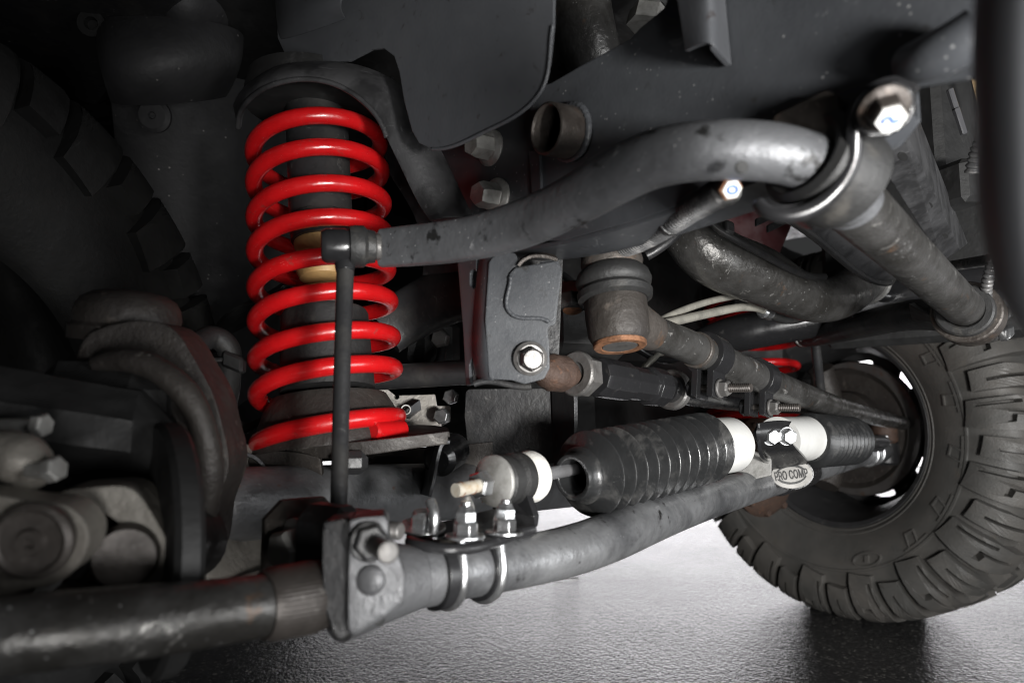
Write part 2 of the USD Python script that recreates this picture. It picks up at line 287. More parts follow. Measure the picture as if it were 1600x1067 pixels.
def rough(m, amp, scale, edge=None):
    """uneven cast surface."""
    if edge: m = m.subdivide_to_size(edge)
    m = m.copy(); m.merge_vertices(); n = m.vertex_normals; d = meshkit.fbm(m.vertices * scale, 3, 3) - 0.5
    m.vertices = m.vertices + n * (d * 2 * amp)[:, None]; return m
def rounded(m, n, edge=.004):
    m = m.subdivide_to_size(edge); m.merge_vertices(); trimesh.smoothing.filter_taubin(m, iterations=n); return m
# ------------------------------------------------------------------ things and parts
COUNT, THINGS = {}, []
def numbered(parent, name):
    k = COUNT.get((parent, name), 0); COUNT[(parent, name)] = k + 1
    return name if k == 0 else f'{name}_{k:03d}'
from scipy.sparse import coo_matrix
from scipy.sparse.csgraph import connected_components
def shade_split(m, deg):
    """vertices doubled along edges sharper than deg, so that vertex normals stay crisp there."""
    m = trimesh.Trimesh(m.vertices, m.faces, process=False); m.merge_vertices()
    adj, ang = m.face_adjacency, m.face_adjacency_angles
    k = adj[ang < math.radians(deg)]; n = len(m.faces)
    lab = connected_components(coo_matrix((np.ones(len(k)), (k[:, 0], k[:, 1])), (n, n)), False)[1] if len(k) else np.arange(n)
    key = m.faces.astype(np.int64) * (n + 1) + lab[:, None]
    u, idx, inv = np.unique(key.ravel(), return_index=True, return_inverse=True)
    return TM(m.vertices[m.faces.ravel()[idx]], inv.reshape(-1, 3))
class Thing:
    def __init__(self, name, label, category, group=None, kind=None):
        self.path = '/World/' + numbered('/World', name); self.data = dict(label=label, category=category)
        if group: self.data['group'] = group
        if kind: self.data['kind'] = kind
        self.parts = []; THINGS.append(self)
    def part(self, name, mesh, m, parent=None, smooth=32, label=None, kind=None):
        up = parent or self.path; path = up + '/' + numbered(up, name)
        if isinstance(mesh, (list, tuple)): mesh = cat(mesh)
        self.parts.append((path, mesh, m, smooth, label, kind)); return path
    def write(self):
        allv = np.vstack([p[1].vertices for p in self.parts]); lo, hi = allv.min(0), allv.max(0)
        base = A([(lo[0] + hi[0]) / 2, (lo[1] + hi[1]) / 2, lo[2]])
        x = UsdGeom.Xform.Define(stage, self.path); x.AddTranslateOp().Set(Gf.Vec3d(*map(float, base)))
        for k, v in self.data.items(): x.GetPrim().SetCustomDataByKey(k, v)
        for path, mesh, m, smooth, label, kind in self.parts:
            mm = trimesh.Trimesh(mesh.vertices - base, mesh.faces, process=False)
            if smooth is not True and smooth: mm, smooth = shade_split(mm, smooth), True
            p = usdkit.mesh(stage, path, mm, M[m], smooth=smooth).GetPrim()
            if label: p.SetCustomDataByKey('label', label)
            if kind: p.SetCustomDataByKey('kind', kind)

# ================================================================== ground
g = np.linspace(-1, 1, 2); gm = TM([[-60, -60, 0], [60, -60, 0], [60, 60, 0], [-60, 60, 0]], [[0, 1, 2], [0, 2, 3]])
gp = usdkit.mesh(stage, '/World/ground', gm, M['asphalt']).GetPrim(); gp.SetCustomDataByKey('kind', 'structure')
gp.SetCustomDataByKey('label', 'wet dark asphalt with fine glittering grain under the vehicle'); gp.SetCustomDataByKey('category', 'asphalt')

# white backdrop standing well behind the vehicle, curving into the floor
def backdrop():
    xs = np.linspace(-1.7, 9, 24); prof = [(5.6, .004), (5.75, .02), (5.9, .08), (6.0, .2), (6.04, .5), (6.05, 1.35)]
    V = A([[x, y + .02 * (x - 1.5) ** 2 * -0.6, z] for y, z in prof for x in xs]); k = len(xs); f = []
    for i in range(len(prof) - 1):
        for j in range(k - 1): q = i * k + j; f += [[q, q + 1, q + k + 1], [q, q + k + 1, q + k]]
    return TM(V, f)
M['backdrop'] = mat('backdrop_white', (0.8, 0.8, 0.8), 0.8)
bd0 = usdkit.mesh(stage, '/World/backdrop', backdrop(), M['backdrop'], smooth=True).GetPrim(); bd0.SetCustomDataByKey('kind', 'structure')
bd0.SetCustomDataByKey('label', 'plain white backdrop far behind the vehicle'); bd0.SetCustomDataByKey('category', 'backdrop')

# ================================================================== frame rail (near)
FO = P(720, 330, 0.88); FN = -nrm(A([0.766, 0.643, 0.0]))
def fr(px, py, off=0.0): return hit(px, py, FO - FN * (-off), FN)   # on the rail's outer face, off metres proud
t = Thing('frame_rail', 'dark grey painted frame rail with a welded tube stub, running behind the sway bar arm', 'frame rail')
rail = [(640, 95), (690, 90), (800, 150), (862, 130), (905, 105), (985, 62), (1000, 45), (1040, 12), (1060, -60), (1800, -120), (1760, 40), (1545, 118), (1460, 130), (1400, 140), (1330, 213), (1230, 260), (1000, 343), (880, 376), (700, 378), (660, 330), (610, 230)]
railp = plate(rail, FO, FN, 0.004, holes=[[(862 + 34 * math.cos(a) + 30, 207 + 46 * math.sin(a)) for a in np.linspace(0, 6.2, 20)]], rnd=0.006)
rp = t.part('rail_plate', railp, 'frame_paint', smooth=False)
# bottom flange of the rail turned inwards
lo = [(700, 380), (880, 378), (1000, 345), (1120, 303), (1230, 262), (1330, 215), (1400, 142)]
flange = sheet([[fr(x, y) - A([0, 0, .002]) for x, y in lo], [fr(x, y) - FN * 0.0 + LAT * 0.04 - A([0, 0, .004]) for x, y in lo]], 0.004, 40, 6, smooth=False, toward=A([0, 0.5, 0.0]))
t.part('bottom_flange', flange, 'frame_paint')
inner = sheet([[fr(x, y) + LAT * 0.04 + A([0, 0, -.004]) for x, y in lo], [fr(x, y) + LAT * 0.04 + A([0, 0, 0.14]) for x, y in lo]], 0.004, 30, 4, smooth=False)
t.part('inner_web', inner, 'frame_paint')
# tube stub through the rail
c = fr(893, 208); stub_dir = nrm(FN + A([-0.15, 0, -0.12]))
r0 = W(44, 0.66)
t.part('tube_stub', lathe([(-0.06, r0 * 0.84), (0.026, r0 * 0.84), (0.028, r0 * 0.9), (0.027, r0 * 0.99), (0.02, r0), (-0.02, r0), (-0.02, r0 * 1.05), (-0.06, r0 * 0.84)], c, stub_dir, 48), 'rusty_steel')
t.part('tube_back', cyl(c - stub_dir * 0.10, stub_dir, r0 * 0.84, 0.04), 'dark')
t.part('weld_bead', tube([c + stub_dir * 0.001 + r0 * 1.04 * (math.cos(a) * basis(stub_dir)[0] + math.sin(a) * basis(stub_dir)[1]) for a in np.linspace(0, 2 * math.pi, 40)], 0.0032, n=8, m=110, cap=False, ripple=(0.0047, 0.06)), 'frame_paint')
# vertical stiffener seam + two flange bolts
seam = sheet([[fr(826, 235, .002), fr(832, 320, .002)], [fr(842, 235, .003), fr(846, 320, .003)]], 0.003, 12, 4)
t.part('seam_strip', seam, 'frame_paint')
for (x, y, spin) in ((768, 232, 0.5), (778, 308, 0.15)):
    b = fr(x, y); d = nrm(FN + A([-0.05, -0.1, -0.1]))
    t.part('flange_bolt', [hexh(b, d, 0.0125, 0.026, spin), lathe([(0, 0), (0, 0.0175), (0.003, 0.0175), (0.006, 0.0135), (0.006, 0)], b, d)], 'dull_zinc')
# channel bracket at the rail's top
O2 = fr(1090, 50, 0.03)
ch = sheet([[fr(1052, -40, .032), fr(1070, 80, .032)], [fr(1085, -40, .036), fr(1098, 68, .036)], [fr(1106, -40, .036), fr(1113, 70, .034)], [fr(1118, -40, .026), fr(1124, 82, .026)], [fr(1130, -40, .002), fr(1143, 102, .002)]], 0.0035, 10, 24, smooth=True)
t.part('channel_bracket', ch, 'shield_paint')
# recessed notch at the rail's front end
t.part('front_boss', [tube([fr(1420, 100, .01), fr(1480, 78, .018), fr(1530, 48, .018)], [0.010, 0.012, 0.012], n=16)], 'frame_paint')

# ================================================================== upper spring seat
t = Thing('spring_seat', 'black pressed steel cup above the top of the large red coil', 'spring seat')
rimlo = [(372, 200, .90), (376, 176, .88), (396, 150, .86), (432, 131, .845), (478, 124, .84), (520, 131, .84), (556, 150, .84), (584, 176, .84), (604, 215, .84), (630, 270, .84), (652, 315, .84), (672, 345, .84)]
rimup = [(364, 165, .94), (372, 148, .92), (396, 124, .89), (434, 103, .875), (486, 96, .87), (540, 98, .87), (590, 112, .865), (628, 136, .86), (664, 190, .86), (692, 240, .86), (716, 290, .86), (742, 340, .86)]
t.part('cup_wall', sheet([PP(*rimlo), PP(*[((a[0] + b[0]) / 2 - 1, (a[1] + b[1]) / 2 - 3, (a[2] + b[2]) / 2 - .012) for a, b in zip(rimlo, rimup)]), PP(*rimup)], 0.004, 60, 10), 'worn_black')
t.part('rim_bead', tube(PP(*[(x, y, z - 0.004) for x, y, z in rimlo[:9]]), 0.0026, n=10, m=60), 'worn_black')
top = P(487, 172, 0.965)
t.part('cup_roof', lathe([(0, 0), (0, W(100, .96)), (.004, W(102, .96)), (0.03, W(96, .96)), (0.03, 0)], top, UP, 48), 'dark')
t.part('tower_web', sheet([PP((610, 120, .95), (660, 220, .95), (735, 345, .93), (760, 420, .92)), PP((560, 180, 1.02), (600, 260, 1.02), (650, 345, 1.0), (660, 430, 1.0))], 0.004, 30, 6), 'worn_black')

# ================================================================== guard plate
GO = fr(700, 150, 0.075) ; GN = nrm(FN + A([0.12, -0.12, -0.12]))
t = Thing('guard_plate', 'smooth dark grey steering guard with rounded lobe hanging above the frame rail bolts', 'guard plate')
gpts = [(428, -60), (434, 60), (452, 99), (545, 96), (580, 78), (600, 76), (616, 88), (624, 112), (632, 160), (644, 205), (655, 224), (676, 233), (700, 231), (760, 205), (830, 162), (848, 138), (858, 100), (864, 40), (866, -60)]
t.part('plate', plate(gpts, GO, GN, 0.003, rnd=0.003), 'shield_paint', smooth=False)
t.part('pressed_step', sheet([[hit(x, y, GO + GN * o, GN) for x, y, o in ((430, -20, 0.004), (480, -10, .02), (540, -20, 0.018))], [hit(x, y, GO + GN * o, GN) for x, y, o in ((432, 30, .003), (480, 20, .02), (532, 8, .018))], [hit(x, y, GO + GN * o, GN) for x, y, o in ((440, 62, .001), (490, 48, .006), (540, 30, 0.001))]], 0.002, 16, 12), 'shield_paint')
t.part('rolled_edge', tube([hit(x, y, GO + GN * 0.0005, GN) for x, y in gpts[11:18]], 0.0016, n=8, m=50), 'shield_paint')

# ================================================================== coil springs
def coil(top, bot, R, r, z_turns, phi0, z0=0.0):
    ax = top - bot; h = np.linalg.norm(ax); a = ax / h
    e1 = nrm(A([1.0, 0, 0]) - a[0] * a); e2 = np.cross(a, e1)
    n = int(z_turns[-1][0] * 40); T = np.linspace(0, z_turns[-1][0], n)
    zz = PchipInterpolator([q[0] for q in z_turns], [q[1] for q in z_turns])(T)
    pts = bot + zz[:, None] * ax + R * (np.cos(phi0 + T * 2 * math.pi)[:, None] * e1 + np.sin(phi0 + T * 2 * math.pi)[:, None] * e2)
    return tube(pts, r, n=22, m=n)
t = Thing('coil_spring', 'large glossy red coil spring standing beneath the black cup, nearest the camera', 'coil spring')
SPT, SPB = P(494, 148, 0.975), P(516, 694, 0.855)
t.part('coil', coil(SPT, SPB, 0.0875 * S, 0.0112 * S, [(0, 0.0), (.15, .008), (.4, .026), (1.4, .157), (2.4, .242), (3.4, .342), (4.4, .432), (5.4, .535), (6.4, .627), (7.4, .728), (8.4, .818), (9.0, .87)], 2.2), 'red', smooth=True)
t.part('end_tip', cyl(P(583, 673, .80), nrm(P(632, 671, .84) - P(583, 673, .80)), 0.0090, 0.038, 0.002), 'red')

# bump stop inside the coil
t = Thing('bump_stop', 'tan urethane bump stop under its dark tube, inside the large red coil', 'bump stop')
BA = nrm(SPT - SPB)
def ax_at(py, Z): return P(494 + (py - 148) / 546 * 22, py, Z)
q0, q1 = ax_at(370, .925), ax_at(120, .98)
t.part('tube', lathe([(0, 0), (0, W(44, .93)), (.004, W(48, .93)), (np.linalg.norm(q1 - q0), W(48, .95)), (np.linalg.norm(q1 - q0), 0)], q0, BA, 40), 'black_paint')
t.part('cup', lathe([(0, W(36, .93)), (0, W(46, .93)), (.010, W(47, .93)), (.026, W(50, .93)), (.028, W(44, .93)), (0.012, W(36, .93)), (0, W(36, .93))], ax_at(378, .925), BA, 40), 'gloss_black')
q = ax_at(440, .915)
u = W(1, .915)
t.part('bumper', lathe([(0, 0), (0, 26 * u), (5 * u, 36 * u), (16 * u, 41 * u), (27 * u, 41 * u), (36 * u, 38 * u), (41 * u, 35 * u), (47 * u, 38 * u), (58 * u, 43 * u), (70 * u, 43 * u), (80 * u, 38 * u), (84 * u, 0)], q, BA, 40), 'tan')
t = Thing('bump_stop_spacer', 'matt black cylinder with white upper collar inside the lower half of the large red coil', 'spacer')
q = ax_at(610, .865); u = W(1, .88)
t.part('body', lathe([(0, 0), (0, 71 * u), (100 * u, 67 * u), (118 * u, 67 * u), (124 * u, 64 * u), (124 * u, 0)], q, BA, 44), 'rubber')
t.part('collar', lathe([(0, 0), (0, 40 * u), (26 * u, 40 * u), (28 * u, 36 * u), (28 * u, 0)], ax_at(482, .895), BA, 40), 'alloy')

# ================================================================== axle
t = Thing('front_axle', 'grey front axle tube with rusty differential, behind the tie rod', 'axle')
ax0, ax1, ax2 = P(330, 790, .72), P(620, 772, .90), P(1175, 735, 1.86)
t.part('axle_tube', tube([ax0, ax1, P(870, 758, 1.2), ax2], W(47, .9), n=36, m=40), 'axle_metal')
# spring perch: flat top, tall folded front web with a U cut-out, and the saddle
perch_z = P(515, 690, .86)
t.part('perch_top', sheet([PP((402, 700, .83), (470, 688, .80), (560, 690, .78), (660, 681, .79), (702, 674, .81)), PP((420, 690, .98), (480, 680, .98), (560, 672, .98), (640, 664, .98), (700, 668, .96))], 0.005, 30, 8), 'cast_iron')
t.part('perch_rim', sheet([PP((430, 700, .80), (500, 694, .785), (560, 690, .775), (620, 684, .78), (700, 674, .80)), PP((430, 722, .80), (500, 716, .785), (560, 712, .775), (620, 704, .78), (700, 694, .80))], 0.005, 30, 5), 'cast_iron')
t.part('perch_cone', lathe([(0, 0), (-0.012, W(122, .87)), (0.0, W(120, .87)), (.012, W(112, .87)), (.030, W(102, .87)), (.044, W(90, .87)), (.05, 0)], P(518, 690, .875), BA, 44), 'cast_iron')
t.part('perch_web', sheet([PP((390, 712, .80), (440, 705, .79), (500, 716, .785)), PP((392, 780, .80), (440, 790, .79), (505, 775, .785)), PP((430, 870, .79), (450, 850, .78), (500, 800, .78))], 0.005, 14, 14), 'cast_iron')
t.part('web_tab', sheet([PP((703, 688, .80), (690, 692, .80), (684, 706, .80), (677, 742, .80), (669, 775, .80)), PP((690, 686, .93), (676, 692, .93), (670, 706, .93), (660, 742, .93), (650, 770, .93))], 0.003, 30, 5), 'bar_steel')
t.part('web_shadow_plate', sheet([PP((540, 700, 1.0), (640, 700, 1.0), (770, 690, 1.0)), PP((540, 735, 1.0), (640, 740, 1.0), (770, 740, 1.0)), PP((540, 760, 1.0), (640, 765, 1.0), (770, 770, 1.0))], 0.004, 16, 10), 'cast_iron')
t.part('link_stub', [box(P(548, 722, .77), (A([1, 0.3, 0]), A([-0.3, 1, 0]), UP), (W(52, .77), W(40, .77), W(36, .77)), 0.006)], 'black_paint')
t.part('ground_boss', rough(cyl(P(712, 700, .92), nrm(A([-0.3, -1, -0.2])), 0.018, 0.05, 0.006), .001, 60, .008), 'gloss_black')
# differential, rusty lower edge seen below the tie rod
dc = P(1150, 716, 1.92)
t.part('differential', rough(ball(dc, 0.105, (0.9, 0.8, 0.95), 4), 0.006, 18), 'cast_iron')
t.part('cover', rough(lathe([(0, 0.104), (0.012, 0.108), (0.02, 0.104), (0.03, 0.090), (0.05, 0.06), (0.055, 0)], dc + FWD * 0.05 - UP * .012, nrm(FWD - 0.15 * LAT), 40), 0.002, 30), 'rust')
for k in range(10):
    a = k * 0.628 + .2; e1, e2, ee = basis(nrm(FWD - 0.15 * LAT))
    t.part('cover_bolt', hexh(dc + FWD * 0.07 - UP * .012 + 0.098 * (math.cos(a) * e1 + math.sin(a) * e2), ee, 0.008, 0.01), 'rust')
# inner C forging of the axle end
def closed(pts, n=90):
    p_ = A(list(pts) + [pts[0]], float); d_ = np.r_[0, np.cumsum(np.linalg.norm(np.diff(p_, axis=0), axis=1) ** .5)]
    return [tuple(q) for q in CubicSpline(d_, p_, bc_type='periodic')(np.linspace(0, d_[-1], n, endpoint=False))]
def slab(pts, Z, n, th, dent=.0012, edge=.012, rnd=.002):
    m = plate(closed(pts), P(*pts[0], Z) if np.ndim(Z) == 0 else Z, n, th, rnd=rnd); return rough(m, dent, 40, edge)
t.part('axle_yoke', slab([(118, 590), (120, 555), (140, 522), (190, 505), (262, 508), (300, 556), (330, 610), (350, 680), (356, 735), (338, 790), (328, 850), (305, 905), (262, 935), (250, 915), (284, 885), (300, 830), (306, 760), (294, 695), (262, 640), (215, 612), (160, 604)], P(250, 700, .62), nrm(A([.12, -1, -.05])), .05), 'cast_iron')
t.part('web_rib', rough(tube(PP((150, 570, .60), (230, 570, .595), (290, 615, .595), (322, 690, .60), (326, 770, .61), (306, 860, .615)), [.006, .009, .009, .009, .009, .006], n=14, m=50), .0012, 40), 'cast_iron')
t.part('yoke_flange', rough(sheet([PP((330, 710, .72), (360, 690, .78), (400, 700, .82), (432, 730, .84)), PP((330, 790, .69), (370, 780, .75), (410, 785, .80), (440, 800, .83)), PP((325, 880, .67), (370, 872, .71), (410, 866, .75), (450, 856, .78)), PP((320, 925, .66), (360, 905, .68), (400, 893, .71), (440, 884, .73))], 0.02, 24, 24), .002, 30), 'yoke')
t.part('folded_tab', sheet([PP((362, 716, .79), (385, 712, .79), (405, 724, .79), (412, 760, .79)), PP((362, 722, .83), (385, 718, .83), (402, 730, .83), (408, 762, .83))], .003, 20, 5), 'bar_steel')
t.part('ball_joint', lathe([(0, 0), (0, W(80, .68)), (.010, W(80, .68)), (.013, W(74, .68)), (.017, W(76, .68)), (.026, W(73, .68)), (.032, W(66, .68)), (.037, W(50, .68)), (.039, W(30, .68)), (.040, 0)], P(198, 532, .68), nrm(A([0.08, -0.10, 1])), 40), 'cast_iron')

# ================================================================== near universal joint (out of focus)
t = Thing('universal_joint', 'blurred cast axle shaft joint with pale yoke ears at the left edge', 'axle joint')
t.part('yoke', slab([(-80, 785), (40, 782), (104, 790), (136, 822), (134, 862), (98, 905), (30, 924), (-80, 930)], P(50, 840, .44), nrm(A([.18, -1, -.10])), .022, .0008, .010), 'yoke')
t.part('ear_cap', lathe(sc([(0, 0), (0, 58), (.9, 60), (3, 58), (4, 50), (3.4, 44), (3.2, 22), (4.2, 18), (4.2, 9), (3, 6), (3, 0)], 1.0) and [(h_ * .003, W(r_, .44)) for h_, r_ in ((0, 0), (0, 58), (.6, 60), (1.6, 58), (2.2, 50), (1.6, 44), (1.5, 22), (2.4, 18), (2.4, 9), (1.7, 6), (1.7, 0))], P(56, 842, .438), nrm(A([.18, -1, -.10])), 40), 'brown_steel')
t.part('outer_yoke', slab([(92, 772), (130, 762), (196, 760), (226, 784), (262, 850), (266, 884), (238, 922), (204, 952), (120, 958), (50, 960), (52, 944), (120, 930), (176, 912), (206, 886), (208, 852), (186, 818), (150, 800), (96, 796)], P(180, 850, .49), nrm(A([.25, -1, -.05])), .034, .001, .010), 'yoke')
t.part('inner_yoke', slab([(100, 780), (200, 776), (240, 850), (236, 900), (190, 935), (80, 945), (120, 860)], P(180, 850, .53), nrm(A([.25, -1, -.05])), .02, .001, .012), 'cast_iron')
t.part('bearing_cap', lathe([(0, 0), (0, W(46, .5)), (.012, W(48, .5)), (.018, W(42, .5)), (.018, 0)], P(198, 862, .50), nrm(A([0.5, -1, 0])), 32), 'brown_steel')
t.part('cross_trunnion', tube(PP((130, 850, .50), (215, 862, .53)), [.02, .022], n=20), 'cast_iron')
t.part('axle_shaft', tube(PP((240, 855, .56), (300, 845, .62)), [.03, .026], n=24), 'dark')
t.part('seal_ring', ringm(P(275, 850, .56), nrm(A([-0.9, -0.7, 0])), .035, .078, .016), 'dark')

# ================================================================== brake caliper bits, left edge
t = Thing('brake_caliper', 'dark out of focus brake caliper with silver bleed fittings at far left', 'brake caliper')
t.part('body', rough(box(P(60, 655, .56), (nrm(A([.8, .3, -.15])), A([-.3, .8, 0]), UP), (.16, .07, .06), .02), .004, 30, .012), 'dark')
t.part('bracket', rough(box(P(150, 700, .60), (A([1, .2, 0]), A([-.2, 1, 0]), UP), (.09, .05, .12), .02), .004, 30, .012), 'dark')
t.part('slide_pin', [tube(PP((-30, 667, .5), (60, 664, .5)), .0045, n=14), hexh(P(58, 664, .5), nrm(A([1, -.1, 0])), .007, .006)], 'dull_zinc')
t.part('lug', rough(tube(PP((-20, 712, .47), (30, 716, .47), (55, 730, .47), (30, 752, .47)), [.012, .014, .010, .006], n=14), .001, 50), 'yoke')
t.part('fitting', [tube(PP((44, 734, .46), (78, 734, .46)), [.004, .005], n=12), hexh(P(78, 734, .46), nrm(A([1, -.2, .2])), .007, .006)], 'dull_zinc')
t.part('spring_clip', [tube(PP((285, 700, .62), (276, 740, .62), (262, 790, .62)), [.006, .007, .003], n=12), cyl(P(240, 705, .64), A([0, 0, -1.0]), .009, .045)], 'dull_zinc')

# ================================================================== sway bar
t = Thing('sway_bar', 'thick grey sway bar with curved arm reaching from red coil to tubular bushing strap', 'sway bar')
arm = [(596, 388, .74), (640, 384, .725), (720, 375, .69), (810, 352, .645), (880, 322, .605), (950, 283, .565), (1020, 250, .535), (1100, 236, .51), (1180, 236, .50), (1240, 246, .50), (1290, 270, .515), (1330, 320, .55)]
rr = [W(30, .74), W(32, .725), W(34, .69), W(38, .645), W(40, .605), W(43, .565), W(45, .535), W(46, .51), W(46, .5), W(45, .5), .0185, .0190]
t.part('arm', tube(PP(*arm), rr, n=40, m=120, up=UP, flat=[(1, .42), (1, .45), (1, .5), (1, .62), (1, .8), (1, .95)] + [(1, 1)] * 6), 'bar_steel')
t.part('torsion_tube', tube(PP((1318, 306, .54), (1400, 382, .68), (1508, 483, .94), (1540, 512, 1.05)), .0195, n=36, m=30), 'road_steel')
t.part('far_arm', tube(PP((1530, 505, 1.0), (1470, 492, 1.06), (1380, 500, 1.2), (1290, 522, 1.45), (1252, 530, 1.6)), [.018, .020, .0195, .018, .015], n=24, m=50), 'black_paint')
t.part('drill_mark', [cyl(fr(0, 0) * 0 + P(1158, 262, .468), nrm(A([-.05, -1, -.2])), .0035, .002)], 'dark')

t = Thing('sway_bar_bushing', 'dark rubber sway bar bushing held in a shiny black strap with white headed bolt', 'bushing clamp')
bc = P(1265, 248, .505); bd = nrm(P(1330, 318, .555) - P(1250, 246, .50)); bd = nrm(LAT * 0.8 + FWD * .25 + A([0, 0, -.25]))
t.part('bushing', [lathe([(-.004, .0200), (-.006, .024), (-.004, .029), (.02, .032), (.032, .030), (.032, .0200)], bc, bd, 40)], 'rubber')
t.part('backing_plate', plate([(1195, 188), (1290, 142), (1308, 148), (1312, 200), (1320, 260), (1262, 250), (1250, 205)], fr(1260, 200, .012), FN, .006, rnd=.003), 'rusty_steel', smooth=False)
strap = [(1186, 318, .50), (1215, 336, .49), (1262, 330, .485), (1310, 292, .48), (1334, 240, .475), (1336, 196, .47), (1352, 160, .465), (1390, 138, .455), (1420, 150, .45)]
strapb = [(1240, 352, .56), (1275, 358, .55), (1312, 346, .54), (1352, 306, .53), (1368, 250, .525), (1372, 205, .515), (1382, 176, .51), (1402, 160, .50), (1424, 160, .49)]
t.part('strap', sheet([PP(*strap), PP(*[((a[0] + b[0]) / 2, (a[1] + b[1]) / 2, (a[2] + b[2]) / 2) for a, b in zip(strap, strapb)]), PP(*strapb)], .006, 70, 10), 'gloss_black')
t.part('strap_edge', tube(PP(*[(x, y, z - .003) for x, y, z in strap[:7]], (1362, 148, .460)), .0042, n=12, m=70), 'gloss_black')
t.part('strap_eye', rounded(plate([(1338, 200), (1346, 158), (1372, 132), (1404, 124), (1430, 138), (1434, 168), (1418, 196), (1390, 212), (1362, 214)], P(1385, 165, .452), nrm(A([-.22, -1, -.25])), .014, rnd=.002), 10, .003), 'gloss_black', smooth=True)
bb = P(1384, 174, .438); bdr = nrm(A([-.10, -.62, -.78]))
t.part('bolt', [hexh(bb - bdr * .004, bdr, .0092, .012, .2, 1.35)], 'rusty_steel')
bolt_face = bb + bdr * .0081
t.part('bolt_cap', lathe([(0, 0), (0, .0076), (.0010, .0073), (.0010, 0)], bolt_face, bdr, 6, .2), 'white')
e1, e2, _ = basis(bdr)
t.part('paint_mark', tube([bolt_face + bdr * .0014 + e1 * x + e2 * y for x, y in ((-.0035, -.0015), (-.003, .001), (-.001, .0015), (.001, -.001), (.0035, .0004))], .0008, n=8, m=30), 'blue_mark')

# sway bar link
t = Thing('sway_bar_link', 'black vertical sway bar link rod standing in front of the large red coil', 'stabilizer link')
lk = P(546, 385, .70)
hd = nrm(A([.95, .30, .05]))
t.part('upper_eye', [lathe([(-.022, 0), (-.022, W(22, .7)), (-.018, W(27, .7)), (-.004, W(28, .7)), (0.0, W(26, .7)), (0, 0)], lk, hd, 36)], 'gloss_black')
t.part('bushing', lathe([(0, 0), (0, W(31, .7)), (.004, W(33, .7)), (.011, W(33, .7)), (.014, W(27, .7)), (.020, W(25, .7)), (.020, 0)], lk, hd, 36), 'rubber')
t.part('washer', ringm(lk + hd * .020, hd, .004, W(21, .7), .005), 'steel_bolt')
t.part('rod', tube(PP((540, 408, .70), (534, 600, .655), (529, 812, .60)), [W(13.5, .70), W(13.0, .655), W(13.5, .60)], n=24, m=24), 'black_paint')
t.part('neck', lathe([(0, 0), (0, W(14, .7)), (.012, W(18, .7)), (.016, W(18, .7)), (.016, 0)], P(539, 424, .695), nrm(P(540, 400, .7) - P(534, 600, .655)), 24), 'gloss_black')

# ================================================================== track bar bracket
t = Thing('track_bar_bracket', 'folded dark steel bracket with slots and a flange bolt, hanging below the frame rail', 'bracket')
TO = P(810, 500, .76); TN = nrm(A([-.05, -1, -.05])); TW = nrm(A([-0.95, -.5, 0]))
front = [(778, 392), (806, 396), (812, 412), (872, 406), (878, 424), (872, 470), (868, 508), (855, 510), (858, 540), (859, 575), (850, 592), (820, 600), (800, 594), (764, 592), (758, 500), (764, 410)]
t.part('front_plate', plate(front, TO, TN, .004, holes=[[(822, 402), (845, 396), (848, 404), (834, 424), (818, 426), (806, 420)]], rnd=.004), 'frame_paint', smooth=False)
fold = [(770, 396), (764, 440), (760, 500), (758, 550), (765, 594)]
t.part('fold', sheet([[hit(x + 6, y, TO, TN) for x, y in fold], [hit(x - 8, y, TO + A([0, .006, 0]), TN) for x, y in fold], [hit(x - 20, y, TO + A([0, .022, 0]), TN) for x, y in fold]], .004, 24, 14), 'frame_paint')
SO = hit(742, 500, TO + A([0, .022, 0]), TN); SN = nrm(A([-.78, -.62, 0]))
side = [(756, 396), (748, 440), (742, 500), (738, 550), (744, 594), (757, 600), (728, 603), (724, 520), (718, 430), (714, 396)]
t.part('side_plate', plate([(760, 396), (744, 398), (744, 598), (728, 603), (724, 520), (714, 396)], SO, SN, .004, holes=[[(734, 424), (740, 420), (746, 426), (746, 446), (740, 452), (734, 446)], [(733, 570), (738, 558), (745, 560), (746, 580), (742, 600), (734, 600)]], rnd=.002), 'frame_paint', smooth=False)
t.part('doubler', plate([(796, 428), (806, 418), (870, 408), (878, 424), (866, 508), (852, 500), (800, 492), (792, 478)], TO + TN * .004, TN, .0045, rnd=.005), 'frame_paint', smooth=False)
t.part('weld_bead', tube([hit(x, y, TO + TN * .003, TN) for x, y in ((797, 432), (793, 460), (793, 482), (803, 493), (830, 497), (858, 503))], .0019, n=10, m=90, ripple=(.0043, .04)), 'frame_paint')
t.part('torn_lip', sheet([[hit(x, y, TO + TN * .006, TN) for x, y in ((808, 414), (825, 400), (850, 398), (872, 404))], [hit(x, y, TO - TN * .02, TN) for x, y in ((812, 405), (828, 396), (850, 393), (868, 398))]], .003, 14, 5), 'rusty_steel')
bo = hit(828, 560, TO, TN); bdn = nrm(A([.12, -1, -.12]))
t.part('flange_bolt', [lathe([(0, 0), (0, .0150), (.003, .0150), (.005, .012), (.005, 0)], bo, bdn), hexh(bo + bdn * .004, bdn, .0108, .012, .5), cyl(bo + bdn * .014, bdn, .0082, .004)], 'steel_bolt')
t.part('bottom_lip', tube([hit(x, y, TO + A([0, .01, 0]), TN) for x, y in ((740, 600), (770, 596), (800, 602), (830, 603))], .003, n=8, m=24), 'black_paint')
t.part('rear_plate', plate([(724, 396), (880, 396), (872, 590), (750, 596)], TO + A([0, .055, 0]), TN, .004), 'black_paint', smooth=False)

